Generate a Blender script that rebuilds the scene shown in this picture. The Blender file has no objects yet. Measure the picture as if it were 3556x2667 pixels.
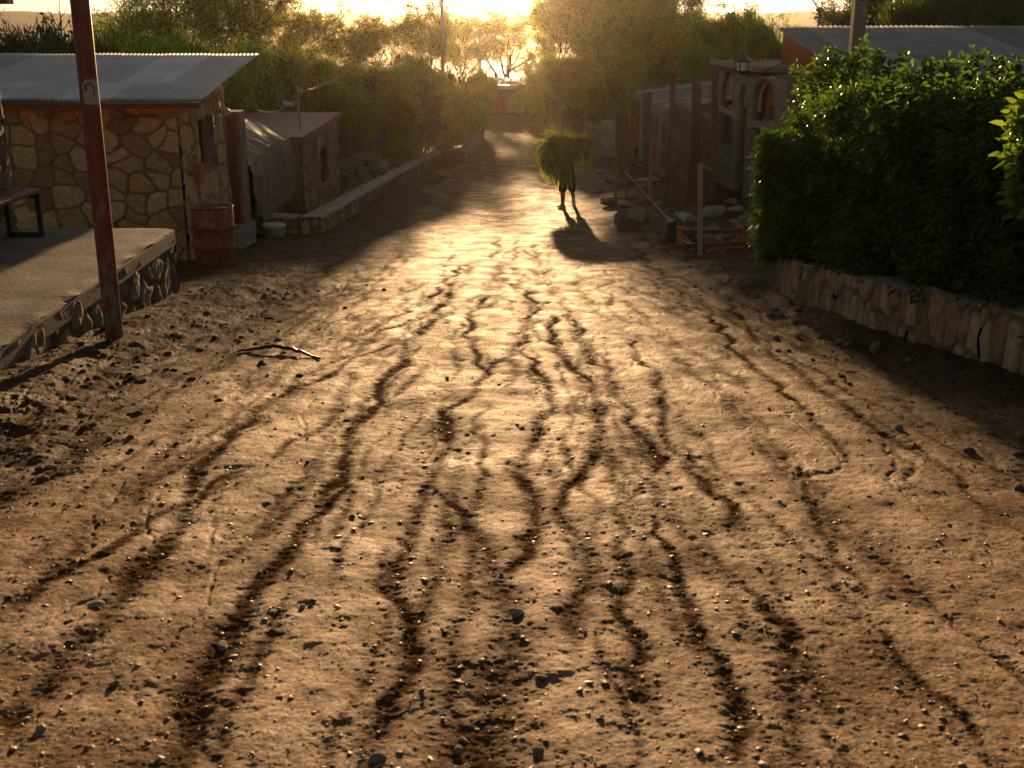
import bpy, bmesh, math, random
import numpy as np
from mathutils import Vector, Matrix, noise as mnoise

S = bpy.context.scene
COL = S.collection
# ---------------------------------------------------------------- camera model
FPX, PITCH, CZ = 4050.0, math.radians(17.0), 1.6
CP, SP = math.cos(PITCH), math.sin(PITCH)
SUN_EL, SUN_AZ = math.radians(4.9), math.radians(-0.6)

def ray(u, v):
    x = (u - 1778.0) / FPX; y = (1333.5 - v) / FPX
    return (x, CP + y * SP, -SP + y * CP)

def at(u, v, Y):
    r = ray(u, v); k = Y / r[1]
    return Vector((r[0] * k, Y, CZ + r[2] * k))

# ---------------------------------------------------------------- numpy noise
def _h(ix, iy, seed):
    with np.errstate(over='ignore'):
        n = (ix.astype(np.int64) * 374761393 + iy.astype(np.int64) * 668265263 + seed * 1442695041) & 0xffffffff
        n = ((n ^ (n >> 13)) * 1274126177) & 0xffffffff
        n = (n ^ (n >> 16)) & 0xffffffff
    return n / 4294967296.0

def vn(x, y, seed=0):
    ix = np.floor(x); iy = np.floor(y); fx = x - ix; fy = y - iy
    fx = fx * fx * (3 - 2 * fx); fy = fy * fy * (3 - 2 * fy)
    a = _h(ix, iy, seed); b = _h(ix + 1, iy, seed); c = _h(ix, iy + 1, seed); d = _h(ix + 1, iy + 1, seed)
    return (a + (b - a) * fx + (c - a) * fy + (a - b - c + d) * fx * fy) * 2 - 1

def fbm(x, y, seed=0, octv=4, gain=0.5):
    s = 0; a = 1.0
    for i in range(octv):
        s = s + a * vn(x * 2 ** i + 17.3 * i, y * 2 ** i - 9.1 * i, seed + i); a *= gain
    return s

def voro(x, y, seed=0, jit=0.85):
    """F1, F2 and a cell hash on a jittered grid."""
    ix = np.floor(x); iy = np.floor(y)
    f1 = np.full(x.shape, 9.0); f2 = np.full(x.shape, 9.0); cid = np.zeros(x.shape)
    for dx in (-1, 0, 1):
        for dy in (-1, 0, 1):
            cx = ix + dx; cy = iy + dy
            px = cx + 0.5 + (_h(cx, cy, seed) - 0.5) * jit; py = cy + 0.5 + (_h(cx, cy, seed + 7) - 0.5) * jit
            d = np.hypot(px - x, py - y); idc = _h(cx, cy, seed + 13)
            m = d < f1
            f2 = np.where(m, f1, np.minimum(f2, d)); cid = np.where(m, idc, cid); f1 = np.where(m, d, f1)
    return f1, f2, cid

def sstep(a, b, x):
    t = np.clip((x - a) / (b - a), 0, 1); return t * t * (3 - 2 * t)

# ---------------------------------------------------------------- ground shape
_py = np.array([-40, 0, 10, 20, 25, 30, 38, 47, 60, 90, 130, 200, 400, 1000, 3500.])
_pz = np.array([4.6, 0, -1.15, -2.2, -2.6, -2.9, -3.2, -3.5, -3.95, -4.75, -6.2, -10., -18, -28, -34.])
_ty = np.linspace(-40, 3500, 35401)
_tz = np.interp(_ty, _py, _pz)
_k = np.hanning(41); _k /= _k.sum()
_tz[20:-20] = np.convolve(_tz, _k, 'same')[20:-20]

def prof(Y): return np.interp(Y, _ty, _tz)

WALL_L = []   # filled below (X as function of Y for the low wall)
def lateral(X, Y):
    X = np.asarray(X, float); Y = np.asarray(Y, float)
    z = 0.0
    # lower yard behind the low wall on the left
    z = z - 0.45 * sstep(0, 0.5, -(X + 4.45)) * sstep(25.0, 25.6, Y) * (1 - sstep(43, 46, Y))
    # raised bank on the right
    z = z + 0.30 * sstep(2.2, 4.4, X) * sstep(18, 24, Y) * (1 - sstep(44, 50, Y))
    # berm of loose soil along the right wall and left of the road
    wx = 3.5 + 0.05 * (15 - Y)
    z = z + 0.12 * np.exp(-((X - wx + 0.25) / 0.42) ** 2) * sstep(6, 8, Y) * (1 - sstep(17, 20, Y))
    z = z + 0.10 * np.exp(-((X + 3.7) / 0.6) ** 2) * sstep(5, 8, Y) * (1 - sstep(15, 17, Y))
    # gentle crown of the road
    z = z - 0.02 * np.clip(np.abs(X) / 3, 0, 1) ** 2 * sstep(-2, 3, Y)
    # far plain undulates
    z = z + 1.5 * vn(X / 180, Y / 180, 5) * sstep(200, 600, Y)
    return z

def G(X, Y):
    return prof(Y) + lateral(X, Y)
def g(x, y): return float(G(np.array([x]), np.array([y]))[0])

def gp(u, v, ymax=300):
    """where the sight line meets the ground"""
    r = ray(u, v); Y = np.linspace(1, ymax, 30000)
    X = r[0] / r[1] * Y; Z = CZ + r[2] / r[1] * Y
    d = Z - G(X, Y); i = np.argmax(d < 0)
    return Vector((X[i], Y[i], float(G(X[i:i+1], Y[i:i+1])[0])))

# ---------------------------------------------------------------- materials
def nt(name):
    m = bpy.data.materials.new(name); m.use_nodes = True
    t = m.node_tree; b = t.nodes['Principled BSDF']
    return m, t, b
def N(t, typ, **kw):
    n = t.nodes.new(typ)
    for k, v in kw.items():
        if k in n.inputs: n.inputs[k].default_value = v
        else: setattr(n, k, v)
    return n
def L(t, a, b): t.links.new(a, b)

def rgba(c): return (c[0], c[1], c[2], 1.0)

def ramp(t, fac, stops):
    r = t.nodes.new('ShaderNodeValToRGB'); e = r.color_ramp.elements
    while len(e) < len(stops): e.new(0.5)
    for i, (p, c) in enumerate(stops): e[i].position = p; e[i].color = rgba(c)
    L(t, fac, r.inputs[0]); return r

def mat(name, c1, c2=None, scale=6, rough=0.8, metal=0.0, bump=0.15, bscale=None, stretch=(1, 1, 1), c3=None,
        spec=0.5, dist=0.02, trans=0.0, attr=None, detail=6):
    """two or three colours mixed by noise over object space, plus bump; attr multiplies brightness by a vertex attribute"""
    m, t, b = nt(name)
    tc = N(t, 'ShaderNodeTexCoord'); mp = N(t, 'ShaderNodeMapping'); mp.inputs['Scale'].default_value = stretch
    geo = N(t, 'ShaderNodeNewGeometry')
    L(t, geo.outputs['Position'], mp.inputs[0]) if attr != 'obj' else L(t, tc.outputs['Object'], mp.inputs[0])
    n1 = N(t, 'ShaderNodeTexNoise', Scale=scale, Detail=detail, Roughness=0.62); L(t, mp.outputs[0], n1.inputs['Vector'])
    if c2 is None: c2 = tuple(x * 0.7 for x in c1)
    st = [(0.32, c1), (0.66, c2)] if c3 is None else [(0.3, c1), (0.5, c2), (0.68, c3)]
    r = ramp(t, n1.outputs['Fac'], st)
    out = r.outputs[0]
    if attr and attr != 'obj':
        a = N(t, 'ShaderNodeAttribute', attribute_name=attr)
        mx = N(t, 'ShaderNodeMix', data_type='RGBA', blend_type='MULTIPLY'); mx.inputs[0].default_value = 1
        L(t, out, mx.inputs[6]); L(t, a.outputs['Color'], mx.inputs[7]); out = mx.outputs[2]
    L(t, out, b.inputs['Base Color'])
    b.inputs['Roughness'].default_value = rough; b.inputs['Metallic'].default_value = metal
    b.inputs['Specular IOR Level'].default_value = spec
    if trans: b.inputs['Transmission Weight'].default_value = trans
    if bump:
        n2 = N(t, 'ShaderNodeTexNoise', Scale=bscale or scale * 5, Detail=6, Roughness=0.6); L(t, mp.outputs[0], n2.inputs['Vector'])
        bp = N(t, 'ShaderNodeBump', Strength=bump, Distance=dist); L(t, n2.outputs['Fac'], bp.inputs['Height'])
        L(t, bp.outputs[0], b.inputs['Normal'])
    return m

def leafmat(name, c1, c2, rough=0.45, trans=0.5, spec=0.5, tcol=None, scale=1.5):
    m, t, b = nt(name)
    geo = N(t, 'ShaderNodeNewGeometry')
    n1 = N(t, 'ShaderNodeTexNoise', Scale=scale, Detail=3); L(t, geo.outputs['Position'], n1.inputs['Vector'])
    ad = N(t, 'ShaderNodeMath', operation='ADD'); sc = N(t, 'ShaderNodeMath', operation='MULTIPLY'); sc.inputs[1].default_value = 0.5
    L(t, geo.outputs['Random Per Island'], sc.inputs[0]); L(t, sc.outputs[0], ad.inputs[0]); L(t, n1.outputs['Fac'], ad.inputs[1])
    r = ramp(t, ad.outputs[0], [(0.4, c1), (1.0, c2)])
    L(t, r.outputs[0], b.inputs['Base Color']); b.inputs['Roughness'].default_value = rough
    b.inputs['Specular IOR Level'].default_value = spec
    tr = N(t, 'ShaderNodeBsdfTranslucent')
    if tcol is None: tcol = 2.2
    mx = N(t, 'ShaderNodeMix', data_type='RGBA', blend_type='MULTIPLY'); mx.inputs[0].default_value = 1
    L(t, r.outputs[0], mx.inputs[6]); mx.inputs[7].default_value = (tcol * 1.15, tcol * 1.15, tcol * 0.5, 1)
    L(t, mx.outputs[2], tr.inputs[0])
    ms = N(t, 'ShaderNodeMixShader'); ms.inputs[0].default_value = trans
    L(t, b.outputs[0], ms.inputs[1]); L(t, tr.outputs[0], ms.inputs[2])
    L(t, ms.outputs[0], t.nodes['Material Output'].inputs['Surface'])
    return m

# ---------------------------------------------------------------- objects
ORI = {}
def tag(o, label=None, cat=None, group=None, kind=None):
    if label: o['label'] = label
    if cat: o['category'] = cat
    if group: o['group'] = group
    if kind: o['kind'] = kind
    return o
def thing(name, label, cat, loc=(0, 0, 0), group=None):
    o = bpy.data.objects.new(name, None); COL.objects.link(o); o.location = loc; o.empty_display_size = 0.2
    ORI[o] = Vector(loc); return tag(o, label, cat, group)
def link(name, me, m, parent=None, origin=None):
    o = bpy.data.objects.new(name, me); COL.objects.link(o)
    if m: me.materials.append(m)
    base = ORI[parent] if parent else Vector((0, 0, 0))
    org = Vector(origin) if origin is not None else base
    if org.length: me.transform(Matrix.Translation(-org))
    o.location = org - base
    if parent: o.parent = parent
    ORI[o] = org
    return o
def npmesh(name, V, F, smooth=True, attrs=None):
    """V (n,3), F (m,k) arrays -> mesh"""
    V = np.asarray(V, np.float32); F = np.asarray(F, np.int32); k = F.shape[1]
    me = bpy.data.meshes.new(name); me.vertices.add(len(V)); me.vertices.foreach_set('co', V.ravel())
    me.loops.add(F.size); me.loops.foreach_set('vertex_index', F.ravel())
    me.polygons.add(len(F)); me.polygons.foreach_set('loop_start', np.arange(0, F.size, k, dtype=np.int32))
    me.polygons.foreach_set('loop_total', np.full(len(F), k, np.int32))
    if smooth: me.polygons.foreach_set('use_smooth', np.ones(len(F), bool))
    for n, a in (attrs or {}).items():
        at_ = me.color_attributes.new(n, 'FLOAT_COLOR', 'POINT')
        if a.ndim == 1: a = np.stack([a, a, a, np.ones_like(a)], 1)
        at_.data.foreach_set('color', a.astype(np.float32).ravel())
    me.update(calc_edges=True); return me
def gridF(nu, nv):
    i = np.arange(nu - 1)[:, None] * nv + np.arange(nv - 1)[None, :]
    return np.stack([i, i + nv, i + nv + 1, i + 1], -1).reshape(-1, 4)

class MB:
    def __init__(s): s.v = []; s.f = []
    def add(s, vs, fs):
        o = len(s.v); s.v += [tuple(p) for p in vs]; s.f += [tuple(i + o for i in f) for f in fs]; return s
    def box(s, c, d, R=None):
        R = R or Matrix.Identity(3); c = Vector(c)
        vs = [c + R @ Vector((d[0] * x / 2, d[1] * y / 2, d[2] * z / 2)) for x in (-1, 1) for y in (-1, 1) for z in (-1, 1)]
        return s.add(vs, [(0, 1, 3, 2), (4, 6, 7, 5), (0, 4, 5, 1), (2, 3, 7, 6), (0, 2, 6, 4), (1, 5, 7, 3)])
    def hexa(s, b4, t4):
        return s.add(list(b4) + list(t4), [(3, 2, 1, 0), (4, 5, 6, 7), (0, 1, 5, 4), (1, 2, 6, 5), (2, 3, 7, 6), (3, 0, 4, 7)])
    def tube(s, pts, rs, n=8, cap=True):
        pts = [Vector(p) for p in pts]
        if not hasattr(rs, '__len__'): rs = [rs] * len(pts)
        rings = []
        up = None
        for i, p in enumerate(pts):
            d = (pts[min(i + 1, len(pts) - 1)] - pts[max(i - 1, 0)]).normalized()
            if up is None:
                up = Vector((0, 0, 1)) if abs(d.z) < 0.9 else Vector((1, 0, 0))
            a = d.cross(up).normalized(); b = a.cross(d).normalized(); up = b
            rings.append([p + (a * math.cos(k * 2 * math.pi / n) + b * math.sin(k * 2 * math.pi / n)) * rs[i] for k in range(n)])
        vs = [q for r in rings for q in r]; fs = []
        for i in range(len(pts) - 1):
            for k in range(n):
                fs.append((i * n + k, i * n + (k + 1) % n, (i + 1) * n + (k + 1) % n, (i + 1) * n + k))
        if cap: fs += [tuple(range(n))[::-1], tuple(range((len(pts) - 1) * n, len(pts) * n))]
        return s.add(vs, fs)
    def lathe(s, c, prof_, n=24):
        c = Vector(c); vs = []
        for (r, z) in prof_:
            vs += [c + Vector((r * math.cos(k * 2 * math.pi / n), r * math.sin(k * 2 * math.pi / n), z)) for k in range(n)]
        fs = [(i * n + k, i * n + (k + 1) % n, (i + 1) * n + (k + 1) % n, (i + 1) * n + k) for i in range(len(prof_) - 1) for k in range(n)]
        return s.add(vs, fs)
    def mesh(s, name, smooth=False):
        me = bpy.data.meshes.new(name); me.from_pydata(s.v, [], s.f); me.update()
        bm = bmesh.new(); bm.from_mesh(me); bmesh.ops.recalc_face_normals(bm, faces=bm.faces); bm.to_mesh(me); bm.free()
        if smooth: me.polygons.foreach_set('use_smooth', [True] * len(me.polygons))
        return me
    def build(s, name, m, parent=None, smooth=False, bevel=0, origin=None):
        o = link(name, s.mesh(name, smooth), m, parent, origin)
        if bevel:
            b = o.modifiers.new('b', 'BEVEL'); b.width = bevel; b.segments = 2; b.limit_method = 'ANGLE'
        return o

def plank(p0, p1, w, t, up=(0, 0, 1)):
    """a board from p0 to p1, w wide, t thick (along up)"""
    p0 = Vector(p0); p1 = Vector(p1); d = (p1 - p0); ln = d.length; d.normalize()
    u = Vector(up); s = d.cross(u).normalized(); u = s.cross(d)
    R = Matrix((s, d, u)).transposed()
    return (p0 + p1) / 2, (w, ln, t), R

def copy_tree(o, loc, rz=0.0, sc=1.0, label=None, name=None):
    c = o.copy(); COL.objects.link(c); c.location = loc; c.rotation_euler = (0, 0, rz)
    c.scale = sc if hasattr(sc, '__len__') else (sc, sc, sc)
    if label: c['label'] = label
    for ch in list(o.children):
        k = ch.copy(); COL.objects.link(k); k.parent = c
    return c

# ---------------------------------------------------------------- camera, sky, sun
cam = bpy.data.cameras.new('camera'); co = bpy.data.objects.new('camera', cam); COL.objects.link(co)
co.location = (0, 0, CZ); co.rotation_euler = (math.pi / 2 - PITCH, 0, 0)
cam.sensor_width = 36; cam.lens = 36 * FPX / 3556; cam.clip_end = 20000; cam.clip_start = 0.05
cam.dof.use_dof = True; cam.dof.focus_distance = 17.0; cam.dof.aperture_fstop = 6.3
S.camera = co
W = bpy.data.worlds.new('World'); S.world = W; W.use_nodes = True; wt = W.node_tree
sky = wt.nodes.new('ShaderNodeTexSky'); sky.sky_type = 'NISHITA'; sky.sun_disc = False
sky.sun_elevation = SUN_EL; sky.sun_rotation = SUN_AZ; sky.altitude = 2400; sky.air_density = 1.0; sky.dust_density = 1.2; sky.ozone_density = 1.0
hs = wt.nodes.new('ShaderNodeHueSaturation'); hs.inputs['Saturation'].default_value = 0.5; wt.links.new(sky.outputs[0], hs.inputs['Color']); wb = wt.nodes.new('ShaderNodeMix'); wb.data_type = 'RGBA'; wb.blend_type = 'MULTIPLY'; wb.inputs[0].default_value = 1; wb.inputs[7].default_value = (1.06, 0.98, 0.87, 1); wt.links.new(hs.outputs[0], wb.inputs[6]); wt.links.new(wb.outputs[2], wt.nodes['Background'].inputs[0]); wt.nodes['Background'].inputs[1].default_value = 0.047
sl = bpy.data.lights.new('sun', 'SUN'); so = bpy.data.objects.new('sun', sl); COL.objects.link(so)
sl.energy = 5.0; sl.angle = math.radians(0.8); sl.color = (1.0, 0.61, 0.29)
sd = Vector((math.sin(SUN_AZ) * math.cos(SUN_EL), math.cos(SUN_AZ) * math.cos(SUN_EL), math.sin(SUN_EL)))
so.rotation_euler = sd.to_track_quat('Z', 'Y').to_euler()
S.view_settings.view_transform = 'Standard'; S.view_settings.look = 'None'; S.view_settings.exposure = 1.0; S.view_settings.gamma = 1
S.cycles.max_bounces = 8; S.cycles.transparent_max_bounces = 8; S.cycles.volume_bounces = 0
S.cycles.use_denoising = True
S.cycles.sample_clamp_indirect = 6
# ================================================================ GROUND
def px_rill(pts, s=1.6076):
    """channel traced on the ground: (u, v, half width) -> world (Y, X, w)"""
    o = []
    for (u, v, w) in pts:
        p = gp(u * s, v * s); dist = math.hypot(p.y, CZ - p.z)
        o.append((p.y, p.x, w * s * dist / FPX))
    o.sort(); return np.array(o).T
RL = [
 [(975,610,6),(940,690,9),(880,735,9),(862,790,12),(830,830,12),(770,930,13),(740,1000,14),(690,1080,16),(640,1150,17),(560,1250,20),(470,1400,24),(420,1500,26),(380,1640,28)],
 [(880,735,6),(790,765,7),(700,810,9),(620,850,11),(520,915,12),(430,1010,12),(395,1110,13),(350,1180,18),(270,1280,20),(150,1400,22),(60,1500,24),(0,1590,26)],
 [(1180,650,5),(1135,690,7),(1130,745,9),(1065,790,8),(1020,850,10),(950,890,12),(958,960,13),(925,1050,13),(890,1150,14),(850,1230,14),(850,1300,14)],
 [(945,1055,8),(985,1095,12),(1030,1170,14),(1075,1240,20),(1095,1310,28),(1100,1390,30),(1085,1480,42),(1065,1570,48),(1050,1670,50)],
 [(1130,745,6),(1165,800,8),(1190,880,9),(1150,950,13),(1125,1000,14),(1150,1080,15),(1148,1150,16),(1130,1200,17),(1095,1250,16)],
 [(1185,680,6),(1200,750,8),(1240,800,9),(1285,850,11),(1300,930,13),(1280,990,13),(1225,1050,12),(1215,1110,14),(1255,1170,17),(1265,1230,18),(1240,1330,17),(1235,1400,14)],
 [(1250,690,6),(1255,745,8),(1310,800,9),(1340,870,10),(1385,930,11),(1420,990,12),(1380,1060,10),(1335,1110,11),(1345,1190,12),(1360,1260,13),(1345,1320,13),(1385,1400,18),(1390,1470,20),(1425,1560,22)],
 [(1350,730,5),(1410,800,8),(1440,880,9),(1435,940,9),(1485,1010,10),(1560,1080,12),(1585,1130,10)],
 [(1420,1110,8),(1430,1170,9),(1475,1240,11),(1500,1300,15),(1500,1390,16),(1560,1430,14),(1590,1480,14),(1585,1640,18)],
 [(1690,960,9),(1735,1030,10),(1755,1100,11),(1820,1200,11),(1870,1280,10)],
 [(1590,1250,8),(1640,1290,12),(1700,1360,16),(1695,1450,22),(1715,1560,26),(1730,1665,28)],
 [(1060,640,5),(1010,690,6),(1015,750,7),(1050,800,6)],
 [(900,690,5),(820,715,7),(760,760,8),(690,790,9),(600,850,9),(540,900,8)],
 [(770,930,8),(745,985,11),(755,1040,10),(660,1120,9),(640,1200,10)],
 [(840,1180,9),(835,1260,12),(880,1330,14),(900,1420,16),(830,1540,18),(800,1650,18)],
 [(560,1000,8),(470,1040,9),(420,1080,9),(330,1110,9),(240,1180,11),(120,1250,12),(0,1330,14)],
 [(1090,610,5),(1150,640,6),(1170,680,6)],[(1000,570,5),(960,620,6),(900,660,7),(820,700,7),(730,740,7)],
 [(1560,640,6),(1640,740,9),(1760,830,10),(1900,920,11),(2050,1010,12)],
 [(1500,640,5),(1560,720,7),(1660,820,8),(1780,920,8),(1850,1000,9)],
 [(1880,1330,8),(1950,1420,10),(2060,1520,11),(2120,1620,12)],
 [(620,1290,10),(560,1390,13),(500,1500,14),(470,1640,16)],
]
RILLS = [px_rill(r) for r in RL]
_r = random.Random(8)
NT = len(RILLS)
for i in range(96):
    y0_ = _r.uniform(2.0, 15); ln_ = _r.uniform(1.5, 5.5) * (1 + y0_ / 12); yy_ = np.linspace(y0_, y0_ + ln_, 11); x0_ = _r.uniform(-1, 1) * min(3.3, .42 * y0_ + .8)
    wv = np.cumsum([_r.gauss(0, .022 + .0035 * y0_) for _ in yy_]); w0_ = _r.uniform(.010, .026) * (1 + y0_ / 14)
    RILLS.append(np.array([yy_, x0_ * (1 - .012 * (yy_ - y0_)) + wv, [w0_ * _r.uniform(.7, 1.3) for _ in yy_]]))

ny1, ny2 = 1000, 50
t_ = np.linspace(0.78, 0.0215, ny1)
Yn = []
# rows: equal steps of sight-line slope near, growing far
Yd = np.interp(t_[::-1], (1.6 - prof(np.linspace(1.5, 250, 5000)))[::-1] / np.linspace(1.5, 250, 5000)[::-1], np.linspace(1.5, 250, 5000)[::-1])
Yd = np.sort(Yd); Yd = Yd[(Yd > 2.0) & (Yd < 249)]
Yrow = np.concatenate([np.linspace(-30, 1.9, 60), Yd, np.geomspace(255, 2150, 55)])
Yrow = np.unique(Yrow)
sx = np.concatenate([-np.geomspace(12, 1.06, 50), np.linspace(-1.05, 1.05, 960), np.geomspace(1.06, 12, 50)])
def wid(Y): return 0.47 * (np.maximum(Y, 1.5) + 1.0)
X2 = sx[None, :] * wid(Yrow)[:, None]; _q = np.clip((np.abs(sx) - 1.06) / (12 - 1.06), 0, 1)[None, :]; _w = 1.06 * wid(Yrow)[:, None]; X2 = np.where(np.abs(sx)[None, :] > 1.06, np.sign(sx)[None, :] * (_w + _q * (1620 - _w)), X2)
Y2 = np.repeat(Yrow[:, None], len(sx), 1)
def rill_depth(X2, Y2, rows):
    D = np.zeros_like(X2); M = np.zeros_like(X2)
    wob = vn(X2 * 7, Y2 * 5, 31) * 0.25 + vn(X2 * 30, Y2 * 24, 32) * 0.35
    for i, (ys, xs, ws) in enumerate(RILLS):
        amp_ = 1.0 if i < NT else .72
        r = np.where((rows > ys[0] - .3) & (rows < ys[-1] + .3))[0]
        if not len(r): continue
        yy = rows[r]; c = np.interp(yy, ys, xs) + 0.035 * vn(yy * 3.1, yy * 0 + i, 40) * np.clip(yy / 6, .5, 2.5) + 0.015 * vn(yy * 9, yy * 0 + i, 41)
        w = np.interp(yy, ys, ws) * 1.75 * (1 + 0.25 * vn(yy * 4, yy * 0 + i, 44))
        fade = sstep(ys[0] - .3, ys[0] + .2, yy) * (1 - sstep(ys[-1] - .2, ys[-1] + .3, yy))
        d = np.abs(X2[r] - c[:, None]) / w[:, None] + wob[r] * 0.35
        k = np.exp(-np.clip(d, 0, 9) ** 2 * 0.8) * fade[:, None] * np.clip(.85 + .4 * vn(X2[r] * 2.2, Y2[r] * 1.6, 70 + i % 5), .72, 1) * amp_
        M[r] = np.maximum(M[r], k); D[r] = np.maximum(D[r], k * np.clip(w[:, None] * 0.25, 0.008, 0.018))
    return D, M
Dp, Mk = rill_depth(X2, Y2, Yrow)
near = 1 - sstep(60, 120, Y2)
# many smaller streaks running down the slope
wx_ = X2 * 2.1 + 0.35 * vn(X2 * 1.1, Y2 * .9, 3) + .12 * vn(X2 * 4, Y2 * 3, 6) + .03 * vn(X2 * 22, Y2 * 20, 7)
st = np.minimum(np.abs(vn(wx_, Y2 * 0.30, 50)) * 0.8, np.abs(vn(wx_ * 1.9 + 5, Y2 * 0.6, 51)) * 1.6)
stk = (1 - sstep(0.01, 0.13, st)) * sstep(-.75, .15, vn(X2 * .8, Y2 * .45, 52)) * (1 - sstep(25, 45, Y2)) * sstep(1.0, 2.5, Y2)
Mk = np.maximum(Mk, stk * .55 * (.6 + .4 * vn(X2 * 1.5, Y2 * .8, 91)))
inroad = 1 - sstep(3.0, 3.8, np.abs(X2 - 0.0)) 
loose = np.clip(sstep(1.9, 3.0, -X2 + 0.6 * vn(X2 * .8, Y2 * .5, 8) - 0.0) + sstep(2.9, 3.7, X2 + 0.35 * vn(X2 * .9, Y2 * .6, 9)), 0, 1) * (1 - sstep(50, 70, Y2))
Z2 = prof(Y2) + lateral(X2, Y2)
res = 0.5 + 0 * Y2
Z2 += near * (0.018 * fbm(X2 * .9, Y2 * .5, 60, 3) - Dp * inroad - 0.007 * stk)
Z2 += near * 0.006 * fbm(X2 * 6, Y2 * 5, 61, 3, .6)
lf = 1 - sstep(14, 30, Y2)
Z2 += lf * 0.0018 * fbm(X2 * 30, Y2 * 30, 62, 3, .7) * (1 + 1.2 * Mk)
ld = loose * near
Z2 += ld * (0.015 * fbm(X2 * 4, Y2 * 4, 63, 5, .62) + 0.007 * np.abs(fbm(X2 * 14, Y2 * 14, 64, 3, .6)))
Z2 += Mk * near * 0.0018 * np.abs(fbm(X2 * 26, Y2 * 26, 65, 2, .6))
# wheel ruts on the far road
c_r = np.interp(Y2, [20, 30, 45, 60, 75], [0.2, .25, .35, .3, -.6])
for k in (-0.75, 0.75):
    Z2 -= 0.03 * np.exp(-((X2 - c_r - k) / 0.25) ** 2) * sstep(22, 30, Y2) * (1 - sstep(75, 90, Y2))
Z2 += 0.02 * fbm(X2 * 1.3, Y2 * .9, 68, 4) * sstep(18, 26, Y2) * (1 - sstep(90, 120, Y2))
V = np.stack([X2, Y2, Z2], -1).reshape(-1, 3)
gm, t, b = nt('dirt')
geo = N(t, 'ShaderNodeNewGeometry'); P = geo.outputs['Position']
nA = N(t, 'ShaderNodeTexNoise', Scale=2.2, Detail=8, Roughness=0.65); L(t, P, nA.inputs['Vector'])
mpS = N(t, 'ShaderNodeMapping'); mpS.inputs['Scale'].default_value = (1.0, 0.45, 1); L(t, P, mpS.inputs[0])
nB = N(t, 'ShaderNodeTexNoise', Scale=16, Detail=8, Roughness=0.75); L(t, P, nB.inputs['Vector'])
nC = N(t, 'ShaderNodeTexNoise', Scale=70, Detail=6, Roughness=0.7); L(t, P, nC.inputs['Vector'])
base = ramp(t, nA.outputs['Fac'], [(0.3, (0.165, 0.096, 0.048)), (0.5, (0.30, 0.187, 0.102)), (0.7, (0.44, 0.29, 0.172))])
r2 = ramp(t, nB.outputs['Fac'], [(0.36, (0.26, 0.22, 0.18)), (0.50, (0.92, 0.92, 0.92)), (0.7, (1.2, 1.18, 1.12))])
m1 = N(t, 'ShaderNodeMix', data_type='RGBA', blend_type='MULTIPLY'); m1.inputs[0].default_value = 0.85
L(t, base.outputs[0], m1.inputs[6]); L(t, r2.outputs[0], m1.inputs[7])
r3 = ramp(t, nC.outputs['Fac'], [(0.38, (0.22, 0.19, 0.16)), (0.47, (0.88, 0.88, 0.88)), (0.64, (1.3, 1.27, 1.22))])
m2 = N(t, 'ShaderNodeMix', data_type='RGBA', blend_type='MULTIPLY'); m2.inputs[0].default_value = 0.95
L(t, m1.outputs[2], m2.inputs[6]); L(t, r3.outputs[0], m2.inputs[7])
vg = N(t, 'ShaderNodeTexVoronoi', Scale=70); L(t, P, vg.inputs['Vector'])
vs_ = N(t, 'ShaderNodeSeparateColor'); L(t, vg.outputs['Color'], vs_.inputs[0])
gq = ramp(t, vs_.outputs[0], [(0.0, (0.30, 0.27, 0.24)), (0.16, (0.42, 0.38, 0.34)), (0.2, (1, 1, 1)), (0.9, (1, 1, 1)), (0.95, (1.5, 1.45, 1.4))])
m2b = N(t, 'ShaderNodeMix', data_type='RGBA', blend_type='MULTIPLY'); m2b.inputs[0].default_value = 0.9
L(t, m2.outputs[2], m2b.inputs[6]); L(t, gq.outputs[0], m2b.inputs[7]); m2 = m2b
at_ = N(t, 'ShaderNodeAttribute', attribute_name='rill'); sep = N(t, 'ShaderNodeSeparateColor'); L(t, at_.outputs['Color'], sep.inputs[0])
# channel shade painted in with damp coarse silt (red) and dark loose soil at the verges (green)
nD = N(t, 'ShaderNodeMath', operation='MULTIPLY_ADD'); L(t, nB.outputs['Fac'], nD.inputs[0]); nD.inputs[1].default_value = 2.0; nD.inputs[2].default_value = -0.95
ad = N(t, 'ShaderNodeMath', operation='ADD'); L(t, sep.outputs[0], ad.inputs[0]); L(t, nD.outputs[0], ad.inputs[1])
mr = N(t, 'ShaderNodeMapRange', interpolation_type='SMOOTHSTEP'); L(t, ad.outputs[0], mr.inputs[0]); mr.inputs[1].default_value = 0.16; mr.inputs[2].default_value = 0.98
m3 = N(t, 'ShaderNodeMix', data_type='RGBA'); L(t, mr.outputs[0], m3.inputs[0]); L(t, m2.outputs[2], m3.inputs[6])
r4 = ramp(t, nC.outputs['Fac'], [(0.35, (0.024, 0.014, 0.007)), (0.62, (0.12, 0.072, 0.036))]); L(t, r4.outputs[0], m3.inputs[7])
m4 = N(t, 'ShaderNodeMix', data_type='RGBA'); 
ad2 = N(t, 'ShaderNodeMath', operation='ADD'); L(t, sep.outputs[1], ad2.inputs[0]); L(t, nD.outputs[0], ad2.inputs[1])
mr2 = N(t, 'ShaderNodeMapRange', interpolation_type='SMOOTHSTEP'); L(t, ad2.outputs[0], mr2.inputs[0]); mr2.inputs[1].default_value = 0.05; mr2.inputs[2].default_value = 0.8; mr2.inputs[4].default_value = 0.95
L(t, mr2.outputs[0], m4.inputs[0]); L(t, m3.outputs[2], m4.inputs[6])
r5 = ramp(t, nB.outputs['Fac'], [(0.35, (0.025, 0.013, 0.006)), (0.65, (0.115, 0.062, 0.027))]); L(t, r5.outputs[0], m4.inputs[7])
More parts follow.
